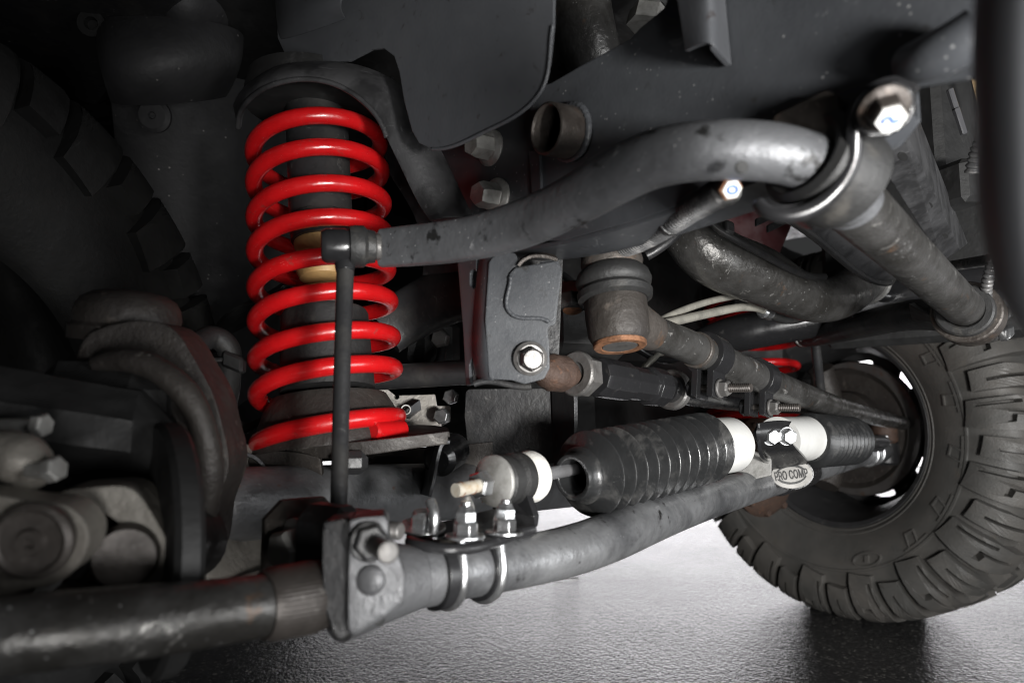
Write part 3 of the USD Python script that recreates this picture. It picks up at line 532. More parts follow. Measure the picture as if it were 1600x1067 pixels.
# ================================================================== track bar
t = Thing('track_bar', 'black adjustable track bar with rusty end joint and hex lock nut', 'track bar')
a0, a1 = P(868, 578, .80), P(1060, 612, 1.0); td = nrm(a1 - a0)
t.part('end_joint', rough(lathe([(-.02, .008), (-.014, .014), (-.004, .0175), (.012, .0175), (.018, .015), (.024, .013)], P(866, 582, .80), nrm(td + A([0, 0, .05])), 30), .0022, 60, .005), 'rust')
p = P(895, 584, .82)
t.part('lock_nut', [hexh(P(903, 584, .82), td, .0205, .018, .4), ringm(P(897, 583, .82), td, .01, .0215, .008)], 'steel_bolt')
t.part('adjuster_sleeve', [lathe([(0, 0), (0, .018), (.006, .020), (.05, .020), (.052, .0175), (.09, .0175), (.092, .021), (.115, .021), (.118, .016), (.118, 0)], P(930, 588, .84), td, 10)], 'gloss_black', smooth=20)
t.part('jam_ring', ringm(P(1046, 608, .985), td, .01, .023, .012), 'steel_bolt')
t.part('rod', tube(PP((1040, 606, .97), (1130, 622, 1.15), (1240, 632, 1.5), (1300, 640, 1.8)), .0155, n=22, m=30), 'gloss_black')

# ================================================================== drag link
t = Thing('drag_link', 'worn grey drag link with rust-ringed ball joint hanging below the frame rail', 'drag link')
jb = P(960, 456, .80); ja = nrm(A([-.05, .20, 1])); K_ = .83
t.part('joint_body', rough(lathe(sc([(-.062, 0), (-.062, .024), (-.058, .0295), (-.050, .0335), (-.030, .0345), (-.012, .0345), (-.008, .032), (-.008, 0)], K_), jb, ja, 40), .0006, 60), 'cast_iron')
t.part('joint_cap', [ringm(jb - ja * .0645 * K_, ja, .0195 * K_, .029 * K_, .005), lathe([(0, 0), (0, .0205 * K_), (.002, .0205 * K_), (.002, 0)], jb - ja * .0622 * K_, ja, 32)], 'copper_rust')
t.part('cap_plug', cyl(jb - ja * .0640 * K_, ja, .0190 * K_, .002), 'steel_bolt')
t.part('dust_boot', lathe(sc([(-.010, .020), (-.012, .036), (-.009, .041), (-.002, .042), (.003, .038), (.006, .041), (.012, .0425), (.020, .040), (.026, .034), (.030, .028), (.030, 0)], K_), jb, ja, 40), 'rubber')
t.part('stud_housing', rough(lathe(sc([(.026, 0), (.026, .033), (.034, .035), (.050, .033), (.060, .030), (.066, .024), (.074, .022), (.086, .020), (.090, .016), (.090, 0)], K_), jb, ja, 36), .0008, 60), 'rusty_steel')
t.part('stud_nut', [hexh(jb + ja * .088 * K_, ja, .0125, .011, .3), cyl(jb + ja * .1 * K_, ja, .0085, .012)], 'rust')
dl = [(985, 508, .80), (1040, 527, .85), (1100, 552, .92), (1180, 588, 1.04), (1260, 620, 1.24), (1330, 642, 1.5), (1396, 658, 1.85), (1412, 661, 1.95)]
t.part('tube', tube(PP(*dl), [.0165, .0165, .0175, .0182, .0178, .0168, .0155, .0145], n=30, m=80), 'road_steel')
t.part('joint_neck', tube(PP((975, 502, .80), (1000, 512, .815), (1020, 520, .83)), [.026, .021, .0175], n=26, m=14), 'rusty_steel')
def at_dl(px):
    c_, d_ = resample(PP(*dl), 400); 
    us = [800 + F * q[0] / (q[1] * cp + (q[2] - HC) * sp) for q in c_]
    i = int(np.argmin(np.abs(A(us) - px))); return c_[i], nrm(c_[min(i + 3, 399)] - c_[max(i - 3, 0)])
t.part('sleeve_slot', tube([at_dl(x)[0] + A([0, -.0155, -.0085]) for x in (1135, 1150, 1162, 1175)], .0016, n=8), 'rust')
for px_, rk in ((1108, 1.0), (1186, .98)):
    c0, d0 = at_dl(px_); eb = nrm(np.cross(d0, UP)); eb = eb if eb[0] > 0 else -eb; ub = np.cross(d0, eb); ub = ub if ub[2] > 0 else -ub
    from shapely.geometry import Point
    g_ = Point(0, 0).buffer(.0232 * rk).union(sbox(.0055, -.046, .0125, 0)).union(sbox(-.0125, -.046, -.0055, 0)).difference(Point(0, 0).buffer(.0168)).difference(sbox(-.0055, -.06, .0055, -.004)).buffer(.002).buffer(-.003).buffer(.001)
    hand = 1 if np.dot(np.cross(eb, ub), d0) > 0 else -1
    m_ = extrude(g_, .026); cl = t.part('clamp', place(m_, c0 - hand * d0 * .013, eb, ub, hand * d0), 'gloss_black', smooth=40)
    q_ = c0 - ub * .036
    t.part('clamp_bolt', [thread(q_ + eb * .012, eb, .0047, .036, .0021), tube([q_ - eb * .02, q_ + eb * .014], .0044, n=16)], 'brown_steel', parent=cl)
    t.part('clamp_nut', [hexh(q_ + eb * .0155, eb, .0086, .009, .3), ringm(q_ + eb * .0128, eb, .0045, .0100, .0028)], 'steel_bolt', parent=cl)
    t.part('bolt_head', hexh(q_ - eb * .0125, -eb, .0105, .009, .3), 'gloss_black', parent=cl)
c0, d0 = at_dl(1088); t.part('sleeve_end_ring', ringm(c0 - d0 * .004, d0, .0160, .0192, .006), 'rusty_steel')
t.part('end_joint', rough(cyl(P(1383, 692, 1.9), A([0, 0, 1.0]), .026, .045, .006), .001, 40), 'rust')
# pitman arm
t = Thing('pitman_arm', 'dark steering arm with a small copper coloured bolt end beside the ball joint', 'steering arm')
t.part('arm', rough(hull(*[P(x, y, z)[None] for x, y, z in ((865, 440, .92), (975, 436, .86), (980, 462, .86), (870, 470, .92), (865, 440, 1.0), (975, 436, .95), (980, 462, .95), (870, 470, 1.0))]), .001, 40, .01), 'rusty_steel')
t.part('bolt', [hexh(P(895, 462, .86), A([0, -.15, -1.0]), .016, .014, .2), cyl(P(895, 474, .86), A([0, -.25, -1.0]), .0125, .006)], 'black_paint')
t.part('bolt_end', cyl(P(894, 479, .86), nrm(A([0, -.35, -1.0])), .0095, .005), 'copper_rust')
t.part('gear_box', rough(box(P(900, 510, 1.02), (A([1, .3, 0]), A([-.3, 1, 0]), UP), (.11, .10, .09), .02), .003, 30, .015), 'dark')

# ================================================================== tie rod
TR = [(-160, 1018, .385), (0, 993, .40), (200, 972, .435), (410, 945, .49), (560, 917, .545), (700, 893, .60), (800, 879, .655), (900, 857, .72), (1000, 818, .83), (1120, 776, 1.03), (1240, 740, 1.35), (1330, 716, 1.72), (1385, 703, 1.98)]
TRr = [W(66, .385), W(60, .40), W(56, .435), W(47, .49), W(47, .545), W(44, .60), W(40, .655), W(38.5, .72), W(36.5, .83), W(28, 1.03), W(22, 1.35), W(16, 1.75), W(13, 2.0)]
tc, td_ = resample(PP(*TR), 600); tpx = A([800 + F * q[0] / (q[1] * cp + (q[2] - HC) * sp) for q in tc]); trad = PchipInterpolator(td_, TRr)(np.linspace(0, td_[-1], 600))
def at_tr(px):
    i = int(np.argmin(np.abs(tpx - px))); return tc[i], nrm(tc[min(i + 4, 599)] - tc[max(i - 4, 0)]), trad[i]
def tr_span(x0, x1, dr=0.0):
    i0, i1 = int(np.argmin(np.abs(tpx - x0))), int(np.argmin(np.abs(tpx - x1))); k = np.unique(np.linspace(i0, max(i1, i0 + 3), max(6, (i1 - i0) // 4)).astype(int))
    return tc[k], trad[k] + dr
def tr_tube(x0, x1, dr=0.0, n=44):
    p_, r_ = tr_span(x0, x1, dr); return tube(p_, r_, n=n, m=len(p_))
t = Thing('tie_rod', 'long bent grey tie rod running from blurred left foreground to the big tyre', 'tie rod')
t.part('rod', tr_tube(700, 1385), 'tie_steel')
t.part('end_rod', tr_tube(-160, 425), 'road_steel')
kp, kr = tr_span(405, 503)
def knurl(px0, px1):
    p_, r_ = tr_span(px0, px1); m_ = len(p_); n_ = 220
    th = np.arange(n_) * 2 * math.pi / n_; V = []
    a_ = nrm(p_[-1] - p_[0]); e1, e2, _ = basis(a_)
    for i in range(m_):
        edge_ = 0.93 if i in (0, m_ - 1) else 1.0
        q_ = r_[i] * 1.17 * edge_ * (1 + 0.011 * (np.arange(n_) % 4 > 1) * (0 < i < m_ - 1))
        V.append(p_[i] + q_[:, None] * (np.cos(th)[:, None] * e1 + np.sin(th)[:, None] * e2))
    f = []
    for q in range(m_ - 1):
        for i in range(n_):
            j = (i + 1) % n_; f += [[q * n_ + i, q * n_ + j, (q + 1) * n_ + j], [q * n_ + i, (q + 1) * n_ + j, (q + 1) * n_ + i]]
    V = np.concatenate(V); a0_ = len(V); V = np.vstack([V, p_[0], p_[-1]]); b_ = (m_ - 1) * n_
    for i in range(n_):
        j = (i + 1) % n_; f += [[a0_, j, i], [a0_ + 1, b_ + i, b_ + j]]
    return TM(V, f)
t.part('knurled_collar', knurl(412, 500), 'brown_steel', smooth=25)
t.part('neck', tr_tube(498, 530, -.004), 'black_paint')
c0, d0, r0 = at_tr(523); 
t.part('end_ring', ringm(c0 - d0 * .004, d0, r0 * .6, r0 * 1.22, .009, .003), 'black_paint')
t.part('sleeve', tr_tube(640, 702, .0008), 'cast_grey')
t.part('far_end', [rough(cyl(P(1385, 712, 1.98) - UP * .02, UP, .028, .055, .006), .001, 40)], 'black_paint')
# steering arm casting around the tie rod
t = Thing('tie_rod_clamp', 'pale grey cast clamp with a protruding pin, below the sway bar link', 'steering clamp')
i0 = 545
pc, rc = tr_span(528, 652); 
t.part('barrel', rough(tube(pc, rc * np.linspace(1.58, 1.05, len(rc)), n=44, m=len(pc)), .0008, 40, .010), 'cast_grey', smooth=45)
CO = P(560, 880, .515)
t.part('upright', rounded(plate([(546, 812), (566, 808), (606, 805), (608, 846), (624, 870), (634, 900), (632, 942), (604, 964), (548, 998), (544, 985), (545, 900)], P(575, 900, .492), nrm(A([.20, -1, .02])), .032, rnd=.003), 20), 'cast_grey', smooth=True)
t.part('side_plate', rounded(plate([(505, 815), (550, 808), (551, 860), (550, 930), (547, 1001), (524, 1001), (506, 950), (504, 880)], P(525, 900, .500), nrm(A([.1, -1, .02])), .03, rnd=.003), 14), 'black_paint', smooth=True)
t.part('top_flange', sheet([PP((500, 812, .58), (530, 800, .56), (575, 805, .55), (606, 800, .545)), PP((498, 802, .64), (530, 794, .64), (575, 795, .63), (606, 803, .60))], .005, 16, 8), 'black_paint')
t.part('ear', plate([(545, 812), (606, 802), (608, 846), (600, 850), (560, 846)], P(590, 820, .545), nrm(A([.1, -1, -.1])), .006, rnd=.002), 'cast_grey', smooth=False)
pd_ = nrm(P(612, 862, .47) - P(575, 850, .52))
t.part('pin_flange', hexh(P(577, 846, .493), pd_, .0100, .006, .2, 1.15), 'black_paint')
t.part('pin', [tube([P(580, 848, .495), P(606, 862, .465)], .0054, n=22), ], 'steel_bolt')
t.part('pin_face', lathe([(0, 0), (0, .0062), (.0008, .0049), (.0008, 0)], P(606.3, 862.1, .4647), pd_, 28), 'steel_bolt')
t.part('rivet_head', ball(P(579, 906, .491), .0085, (1, .40, 1)), 'cast_grey')
t.part('drill_hole', cyl(P(593, 968, .505), nrm(A([.1, -1, .3])), .0032, .003), 'dark')
t.part('thread_end', thread(P(604, 828, .565), nrm(A([1, -.35, 0])), .0058, .011, .0017), 'steel_bolt')
t.part('dark_cheek', rough(box(P(515, 850, .575), (A([.55, .83, 0]), A([-.83, .55, 0]), UP), (.03, .05, .052), .01), .0008, 50, .01), 'black_paint')
t.part('side_nut', [hexh(P(466, 856, .60), nrm(A([-.6, -.8, -.1])), .016, .016, .2, 1.3)], 'dull_zinc')
t.part('back_flange', rough(box(P(470, 850, .63), (A([.75, .6, 0]), A([-.6, .75, 0]), UP), (.055, .03, .065), .012), .001, 40, .01), 'cast_iron')

# ================================================================== steering damper
t = Thing('steering_damper', 'white bodied steering damper with ribbed black rubber boots above the tie rod', 'steering damper')
d0 = P(712, 768, .66); d1 = P(1160, 688, 1.04); da = nrm(P(860, 740, .765) - P(712, 766, .64))
sA, sB = P(740, 759, .66), P(905, 733, .80); sd = nrm(sB - sA)
t.part('stud', [tube([P(712, 766, .640), P(748, 758, .665)], .0052, n=20)], 'cream')
for q in (718, 736): t.part('stud_ring', ringm(P(q, 766 - (q - 712) * .22, .641 + (q - 712) * .0007), sd, .003, .0057, .002), 'copper_rust')
t.part('hex_nut', hexh(P(757, 756, .675), -sd, .0108, .010, .3), 'zinc')
t.part('cup_washer', lathe([(-.001, 0), (-.001, .010), (.0015, .017), (.003, .0202), (.005, .0208), (.007, .020), (.007, 0)], P(766, 752, .685), sd, 40), 'dull_zinc')
t.part('bushing', lathe([(0, 0), (0, .017), (.003, .0202), (.010, .0202), (.012, .0178), (.017, .0178), (.019, .0208), (.028, .0208), (.031, .018), (.031, 0)], P(776, 751, .692), sd, 40), 'rubber')
t.part('white_bushing', lathe([(0, 0), (0, .018), (.003, .0208), (.010, .0222), (.014, .021), (.017, .016), (.017, 0)], P(816, 746, .732), sd, 40), 'white_rubber')
t.part('piston_rod', tube([P(835, 744, .74), P(950, 722, .86)], W(10, .79), n=26), 'chrome')
bA, bB = P(893, 746, .765), P(1108, 697, .985); bd2 = nrm(bB - bA); bl = np.linalg.norm(bB - bA)
def boot(L_, r0, r1, n_r, fold, mouth):
    prof = []
    u0 = 0.0
    if mouth: prof = [(.02, r0 * .50), (.002, r0 * .52), (0, r0 * .56), (0, r0 * .66), (.004, r0 * .70), (.010, r0 * .70), (.013, r0 * .86)]; u0 = .016
    else: prof = [(0, 0), (0, r0 * .9)]; u0 = .004
    pitch = (L_ - u0 - .006) / n_r
    for k in range(n_r):
        s_ = u0 + k * pitch; rr_ = r0 + (r1 - r0) * (k + .5) / n_r
        for q, h_ in ((0, -1), (.1, -.85), (.3, -.1), (.44, .85), (.5, 1), (.56, .85), (.7, -.1), (.9, -.85)): prof.append((s_ + q * pitch, rr_ + fold * h_ * (1 - .35 * k / n_r)))
    prof += [(L_ - .005, r1 * .93), (L_, r1 * .9), (L_, r1 * .5)]
    return prof
t.part('boot', lathe(boot(bl, W(51, .80), W(46, .985), 12, .0088, True), bA, bd2, 64), 'boot', smooth=60)
t.part('boot_inside', lathe([(.02, W(36, .8)), (.16, W(30, .8)), (.16, 0)], bA, bd2, 36), 'dark')
wA = P(1098, 699, .975)
t.part('body', lathe([(0, 0), (0, W(42, 1.0)), (.018, W(44, 1.0)), (.058, W(44, 1.0)), (.062, W(42, 1.0)), (.063, 0)], wA, nrm(P(1250, 682, 1.2) - wA), 48), 'white')
wB = P(1216, 687, 1.165)
t.part('second_body', lathe([(0, 0), (0, W(37, 1.13)), (.05, W(37, 1.13)), (.075, W(37, 1.16)), (.077, 0)], wB, nrm(P(1270, 684, 1.25) - wB), 48), 'white')
b2A, b2B = P(1262, 688, 1.22), P(1330, 688, 1.45)
t.part('boot_second', lathe(boot(np.linalg.norm(b2B - b2A), W(37, 1.22), W(34, 1.45), 10, .0055, False), b2A, nrm(b2B - b2A), 56), 'boot', smooth=60)
t.part('tail_shaft', tube([b2B, P(1380, 690, 1.7)], .012, n=18), 'black_paint')

# bracket on the tie rod, near end of the damper
t = Thing('damper_bracket', 'black L shaped damper bracket bolted over the tie rod with two silver U bolts', 'bracket')
ba, bdirn, br = at_tr(740)
ax_ = nrm(bdirn - np.dot(bdirn, UP) * UP); side_ = np.cross(UP, ax_)  # side_ points away
tilt = nrm(UP + side_ * (-0.10))
fp = [P(630, 834, .62), P(660, 822, .645), P(835, 800, .74), P(838, 826, .69), P(720, 852, .585), P(640, 842, .60)]
pl = [(632, 834), (650, 826), (760, 808), (832, 800), (835, 826), (780, 846), (712, 856), (690, 850), (640, 842)]
t.part('foot_plate', plate([(632, 838), (648, 824), (700, 812), (770, 795), (834, 806), (836, 822), (790, 836), (716, 853), (692, 850), (640, 842)], P(725, 832, .63), nrm(A([.06, -.42, .90])), .0060, rnd=.003), 'gloss_black', smooth=False)
t.part('plate_edge', tube(PP((640, 845, .588), (692, 857, .572), (716, 858, .575), (790, 840, .607), (834, 826, .63)), .0038, n=10, m=40), 'gloss_black')
UO = P(800, 765, .70)
t.part('upright', plate([(775, 712), (800, 710), (812, 722), (822, 770), (834, 806), (832, 824), (800, 826), (770, 800), (768, 740)], P(800, 765, .712), nrm(A([-.72, -.69, 0])), .006, rnd=.003), 'gloss_black', smooth=False)
t.part('gusset', sheet([PP((818, 770, .72), (832, 806, .69), (833, 826, .66)), PP((786, 790, .70), (790, 812, .68), (800, 834, .635))], .005, 12, 6), 'gloss_black')
def ubolt(px_, zt, name_, pw):
    c0, d0, r0 = at_tr(px_)
    sv = nrm(np.cross(d0, UP)); upv = np.cross(sv, d0); upv = upv if upv[2] > 0 else -upv
    rb, rw = r0 * 1.10, .0040
    pts = [c0 + sv * rb + upv * zt] + [c0 + rb * (math.cos(a) * sv - math.sin(a) * upv) for a in np.linspace(0, math.pi, 17)] + [c0 - sv * rb + upv * zt]
    out = tube(pts, rw, n=16, m=70); return out, [c0 + sv * rb, c0 - sv * rb], upv
for px_, tx, ty, tz in ((694, 724, 845, .575), (752, 789, 826, .612)):
    ub, legs, upv = ubolt(px_, .046, 'u_bolt', 0)
    up_ = t.part('u_bolt', ub, 'zinc')
    near = legs[0] if legs[0][1] < legs[1][1] else legs[1]
    q = near + upv * .026
    t.part('washer', ringm(q, upv, .004, .0135, .0022), 'zinc', parent=up_)
    t.part('nut', hexh(q + upv * .0022, upv, .0082, .009, .4), 'zinc', parent=up_)
    t.part('lock_nut', [lathe([(0, 0), (0, .0074), (.006, .0076), (.008, .006), (.010, .0052), (.010, 0)], q + upv * .011, upv, 6, .1), cyl(q + upv * .018, upv, .0036, .006)], 'zinc', parent=up_)
q = P(661, 822, .64)
far_ = t.part('washer', ringm(P(660, 825, .632), nrm(A([.06, -.2, .97])), .004, .017, .0025), 'zinc')
t.part('cap_nut', [hexh(P(660, 822, .632), nrm(A([.06, -.15, .97])), .0092, .010, .2), lathe([(0, 0), (0, .0075), (.003, .0074), (.005, .006), (.005, 0)], P(660, 808, .632), nrm(A([.06, -.15, .97])), 24)], 'zinc')
t.part('clamp_saddle', tr_tube(676, 694, .0042), 'gloss_black')
t.part('clamp_saddle', tr_tube(742, 752, .0032), 'gloss_black')

# centre clamp with badge
t = Thing('damper_clamp', 'black centre clamp carrying two silver hex bolts and an oval chrome lettered badge', 'clamp')
KO = P(1215, 685, 1.075); KN = nrm(A([-.25, -1, .02]))
t.part('plate', sheet([PP((1185, 661, 1.050), (1210, 657, 1.060), (1237, 658, 1.070)), PP((1186, 695, 1.055), (1212, 694, 1.065), (1238, 693, 1.075)), PP((1202, 722, 1.130), (1230, 722, 1.140), (1262, 722, 1.150)), PP((1207, 752, 1.225), (1232, 752, 1.225), (1262, 750, 1.230))], .006, 12, 20), 'gloss_black')
t.part('rim', tube(PP((1185, 661, 1.048), (1186, 695, 1.053), (1202, 722, 1.128), (1206, 748, 1.222)), .0026, n=10, m=30), 'gloss_black')
for x in (1202, 1227):
    b = P(x, 681, 1.06); bd3 = nrm(A([.25, -1, -.1]))
    t.part('hex_bolt', [hexh(b, bd3, .0100, .011, .52), ringm(b, bd3, .004, .0118, .003)], 'zinc')
c0, d0, r0 = at_tr(1236)
BO = P(1236, 741, 1.165); BN = nrm(A([-.30, -1, .05]))
be1 = nrm(np.cross(UP, BN)); be2 = np.cross(BN, be1)
ov = affinity.scale(Polygon([(math.cos(a), math.sin(a)) for a in np.linspace(0, 2 * math.pi, 64)[:-1]]), W(29, 1.2), W(20.5, 1.2))
rot_ = lambda g: affinity.rotate(g, 9, origin=(0, 0))
BO2 = BO + BN * .0
t.part('badge_base', place(extrude(rot_(ov.buffer(.0022)), .006), BO - BN * .006, be1, be2, BN), 'gloss_black', smooth=False)
bg = t.part('badge', place(extrude(rot_(ov), .003), BO, be1, be2, BN), 'badge', smooth=False)
arcs = []
ow, oh = W(22, 1.2), W(14.5, 1.2)
for s_ in (1, -1):
    o1 = Polygon([(ow * math.cos(a), oh * math.sin(a)) for a in np.linspace(0, 2 * math.pi, 60)[:-1]])
    o2 = affinity.translate(o1, -s_ * .0010, -s_ * .0028)
    arcs.append(o1.difference(o2).intersection(sbox(-1, W(4.6, 1.2), 1, 1) if s_ > 0 else sbox(-1, -1, 1, -W(4.6, 1.2))))
for g_ in arcs: t.part('badge_arc', place(extrude(rot_(g_), .0006), BO + BN * .0032, be1, be2, BN), 'dark', parent=bg, smooth=False)
tx = meshkit.text_mesh('PRO COMP', W(12.5, 1.2), .0008, bold=True); tw = tx.bounds[1][0] - tx.bounds[0][0]
tx.vertices = (tx.vertices - A([tx.bounds[0][0] + tw / 2, (tx.bounds[0][1] + tx.bounds[1][1]) / 2, 0])) * A([W(47, 1.2) / tw, 1, 1])
tx.apply_transform(trimesh.transformations.rotation_matrix(math.radians(9), [0, 0, 1]))
t.part('badge_lettering', place(tx, BO + BN * .0032, be1, be2, BN), 'dark', parent=bg, smooth=False)
t.part('tie_strap', tr_tube(1215, 1258, .0035), 'gloss_black')
t.part('link_plate', plate([(1130, 712), (1180, 704), (1205, 716), (1205, 742), (1120, 762), (1060, 775), (1062, 762), (1120, 748)], P(1150, 735, 1.13), nrm(A([-.45, -.85, .2])), .004, holes=[[(1140, 725), (1166, 718), (1168, 728), (1160, 734), (1138, 738)]], rnd=.003), 'dull_zinc', smooth=False)
# far U bolts
t = Thing('u_bolt_bracket', 'black bracket with twin bright U bolts at the far end of the tie rod', 'bracket')
t.part('plate', plate([(1338, 684), (1352, 680), (1380, 694), (1384, 702), (1350, 706), (1330, 700)], P(1358, 692, 1.78), nrm(A([-.2, -.8, .5])), .006), 'gloss_black', smooth=False)
for px_ in (1354, 1364):
    ub, legs, upv = ubolt(px_, .03, '', 0); ubp = t.part('u_bolt', ub, 'zinc')
    near = legs[0] if legs[0][1] < legs[1][1] else legs[1]
    t.part('nut', [hexh(near + upv * .028, upv, .011, .012), ringm(near + upv * .025, upv, .004, .016, .003)], 'zinc', parent=ubp)

def gr(px, py, z=0.0):
    d = ray(px, py); return EYE + d * ((z - EYE[2]) / d[2])
t = Thing('twig', 'tiny thin dark twig lying on the bright asphalt below the tie rod', 'twig')
t.part('stem', tube([gr(866, 905, .003), gr(885, 903, .005), gr(904, 903, .003)], .0018, n=8), 'rusty_steel')
# ================================================================== exhaust, hoses, lines
t = Thing('exhaust_pipe', 'dusty dark exhaust pipe bending under the engine beside the ribbed conduit', 'exhaust pipe')
t.part('pipe', tube(PP((1060, 260, 1.1), (1072, 340, 1.06), (1105, 392, 1.05), (1170, 424, 1.08), (1250, 462, 1.13), (1300, 468, 1.20), (1340, 446, 1.32), (1375, 430, 1.45)), [W(46, 1.08)] * 4 + [W(37, 1.12), W(34, 1.2), W(33, 1.3), W(33, 1.45)], n=34, m=90), 'road_steel')
t.part('clamp_band', ringm(P(1352, 440, 1.36), nrm(P(1375, 430, 1.45) - P(1340, 446, 1.32)), .02, .036, .012), 'dull_zinc')
t.part('heat_shield_edge', [tube(PP((1108, 338, .98), (1122, 358, .98), (1135, 366, .98), (1200, 402, 1.02), (1268, 432, 1.08), (1288, 432, 1.1)), .0045, n=10, m=50), box(P(1138, 356, .98), (A([1, .3, -.3]), A([-.3, 1, 0]), UP), (.012, .01, .014), .002)], 'black_paint')
t = Thing('ribbed_conduit', 'grey dusty ribbed conduit angled from sway bar down to the ball joint', 'conduit')
t.part('hose', convo(PP((965, 388, .80), (1000, 376, .74), (1060, 340, .64), (1136, 297, .535)), W(18, .64), 0.0046, depth=.16), 'corrugated')
t.part('clip_band', ringm(P(1046, 348, .66), nrm(P(1060, 340, .64) - P(1020, 365, .70)), .007, .0105, .005), 'black_paint')
e_ = P(1138, 293, .52); ed = nrm(A([.1, -.8, -.5]))
ba_ = t.part('bolt_head', hexh(e_, ed, .0072, .005, .2), 'copper_rust')
t.part('bolt_face', lathe([(0, 0), (0, .0060), (.001, .0058), (.001, 0)], e_ + ed * .005, ed, 6, .2), 'white', parent=ba_)
e1, e2, _ = basis(ed)
t.part('paint_ring', tube([e_ + ed * .0062 + .0022 * (math.cos(a) * e1 * 1.3 + math.sin(a) * e2) for a in np.linspace(0, 6.28, 24)], .0009, n=6, m=40), 'blue_mark', parent=ba_)
for lab, pts, r_ in (('pale metal brake line, upper of the two under the exhaust pipe', [(1030, 502, 1.0), (1085, 478, 1.08), (1140, 464, 1.16), (1165, 464, 1.2), (1182, 472, 1.22)], .0045),
                     ('pale metal brake line with bright crimped fitting, lower of the two under the exhaust', [(1035, 506, .98), (1080, 496, 1.05), (1130, 485, 1.12), (1175, 480, 1.17), (1200, 488, 1.2)], .0055)):
    t = Thing('brake_line', lab, 'brake line', 'metal brake lines under the exhaust pipe')
    t.part('tube', tube(PP(*pts), r_, n=14, m=40), 'line')
    if 'crimped' in lab:
        cd = nrm(P(1215, 492, 1.22) - P(1190, 484, 1.19))
        t.part('fitting', [lathe([(0, 0), (0, .008), (.004, .0105), (.008, .0095), (.012, .0105), (.016, .0095), (.02, .0105), (.024, .009), (.024, 0)], P(1190, 485, 1.19), cd, 24)], 'zinc')
        t.part('rubber_hose', tube(PP((1205, 490, 1.2), (1235, 498, 1.24), (1270, 488, 1.3), (1300, 478, 1.4)), .008, n=16, m=30), 'rubber')
    else: t.part('rubber_hose', tube(PP((1178, 468, 1.2), (1215, 484, 1.24), (1262, 490, 1.34)), .007, n=14, m=24), 'rubber')
t = Thing('wiring_conduit', 'thin black ribbed wiring conduit hanging beside the far bushing at right', 'conduit')
t.part('hose', convo(PP((1558, 395, .9), (1548, 420, .9), (1541, 455, .92), (1545, 490, .94)), W(7.5, .92), .0050, depth=.13), 'corrugated')
t = Thing('wiring_conduit', 'dark ribbed conduit lying horizontal below the slotted beam', 'conduit')
t.part('hose', convo(PP((1470, 418, 1.3), (1510, 412, 1.2), (1560, 404, 1.05)), W(8, 1.15), .0055, depth=.12), 'corrugated')
t = Thing('wiring_conduit', 'dull ribbed conduit running from exhaust bend to behind the torsion tube', 'conduit')
t.part('hose', convo(PP((1300, 478, 1.5), (1345, 466, 1.5), (1400, 446, 1.45), (1450, 425, 1.4)), W(9, 1.5), .0062, depth=.12), 'corrugated')
t = Thing('wiring_conduit', 'black conduit hanging below the blurred post at upper right', 'conduit')
t.part('hose', convo(PP((1560, 180, .75), (1535, 220, .78), (1520, 270, .8)), W(11, .78), .005, depth=.12), 'corrugated')
t = Thing('wiring_connector', 'cluster of black and silver connectors beside the far bushing', 'connector')
for x, y, z, s_, mm in ((1568, 465, .98, .022, 'lens'), (1572, 485, 1.0, .018, 'black_paint'), (1555, 500, 1.0, .02, 'gloss_black'), (1572, 520, 1.0, .016, 'zinc'), (1590, 470, 1.0, .026, 'black_paint')):
    t.part('block', box(P(x, y, z), (nrm(A([.8, .4, .3 + .2 * math.sin(x)])), nrm(A([-.4, .8, 0])), UP), (s_, s_ * .8, s_ * .9), .003), mm)
# ================================================================== far frame rail
t = Thing('far_frame_rail', 'dusty black slotted box beam behind the torsion tube at right', 'frame rail')
fz = [P(1340, 200, .66), P(1405, 186, .66), P(1500, 390, 1.03), P(1472, 408, 1.03)]; bz = [P(1380, 180, .80), P(1432, 176, .80), P(1512, 380, 1.15), P(1490, 396, 1.15)]
t.part('beam', hull(*[q[None] for q in fz + bz]), 'worn_black', smooth=20)
for w_ in (.18, .52, .8):
    c_ = (fz[0] * .35 + fz[1] * .65) * (1 - w_) + (fz[3] * .35 + fz[2] * .65) * w_; u_ = nrm(fz[2] - fz[1]); v_ = nrm(fz[1] - fz[0]); n_ = nrm(np.cross(u_, v_)); n_ = n_ if n_[1] < 0 else -n_
    t.part('slot', hull(*[(c_ + u_ * .010 * math.cos(q) + v_ * .004 * math.sin(q) + n_ * z_)[None] for q in np.linspace(0, 6.0, 14) for z_ in (-.002, .0012)]), 'dark')
# speckled cross plate between
t = Thing('cross_plate', 'black stone-chipped flat plate running under the torsion tube', 'plate')
t.part('plate', sheet([PP((1180, 315, .78), (1260, 358, .86), (1330, 415, .98), (1390, 440, 1.12)), PP((1230, 300, .78), (1310, 340, .86), (1385, 390, .98), (1440, 420, 1.12))], .006, 24, 6), 'worn_black')
t.part('lower_lip', tube(PP((1180, 318, .775), (1260, 361, .855), (1330, 418, .975), (1390, 442, 1.115)), .004, n=8, m=24), 'black_paint')
for k, (x, y) in enumerate(((1158, 330), (1186, 346), (1204, 356))): t.part('tooth', box(P(x + 12, y - 6, .9), (nrm(A([.9, .2, .45])), A([-.2, .9, 0]), UP), (.03, .004, .008), .001), 'black_paint')
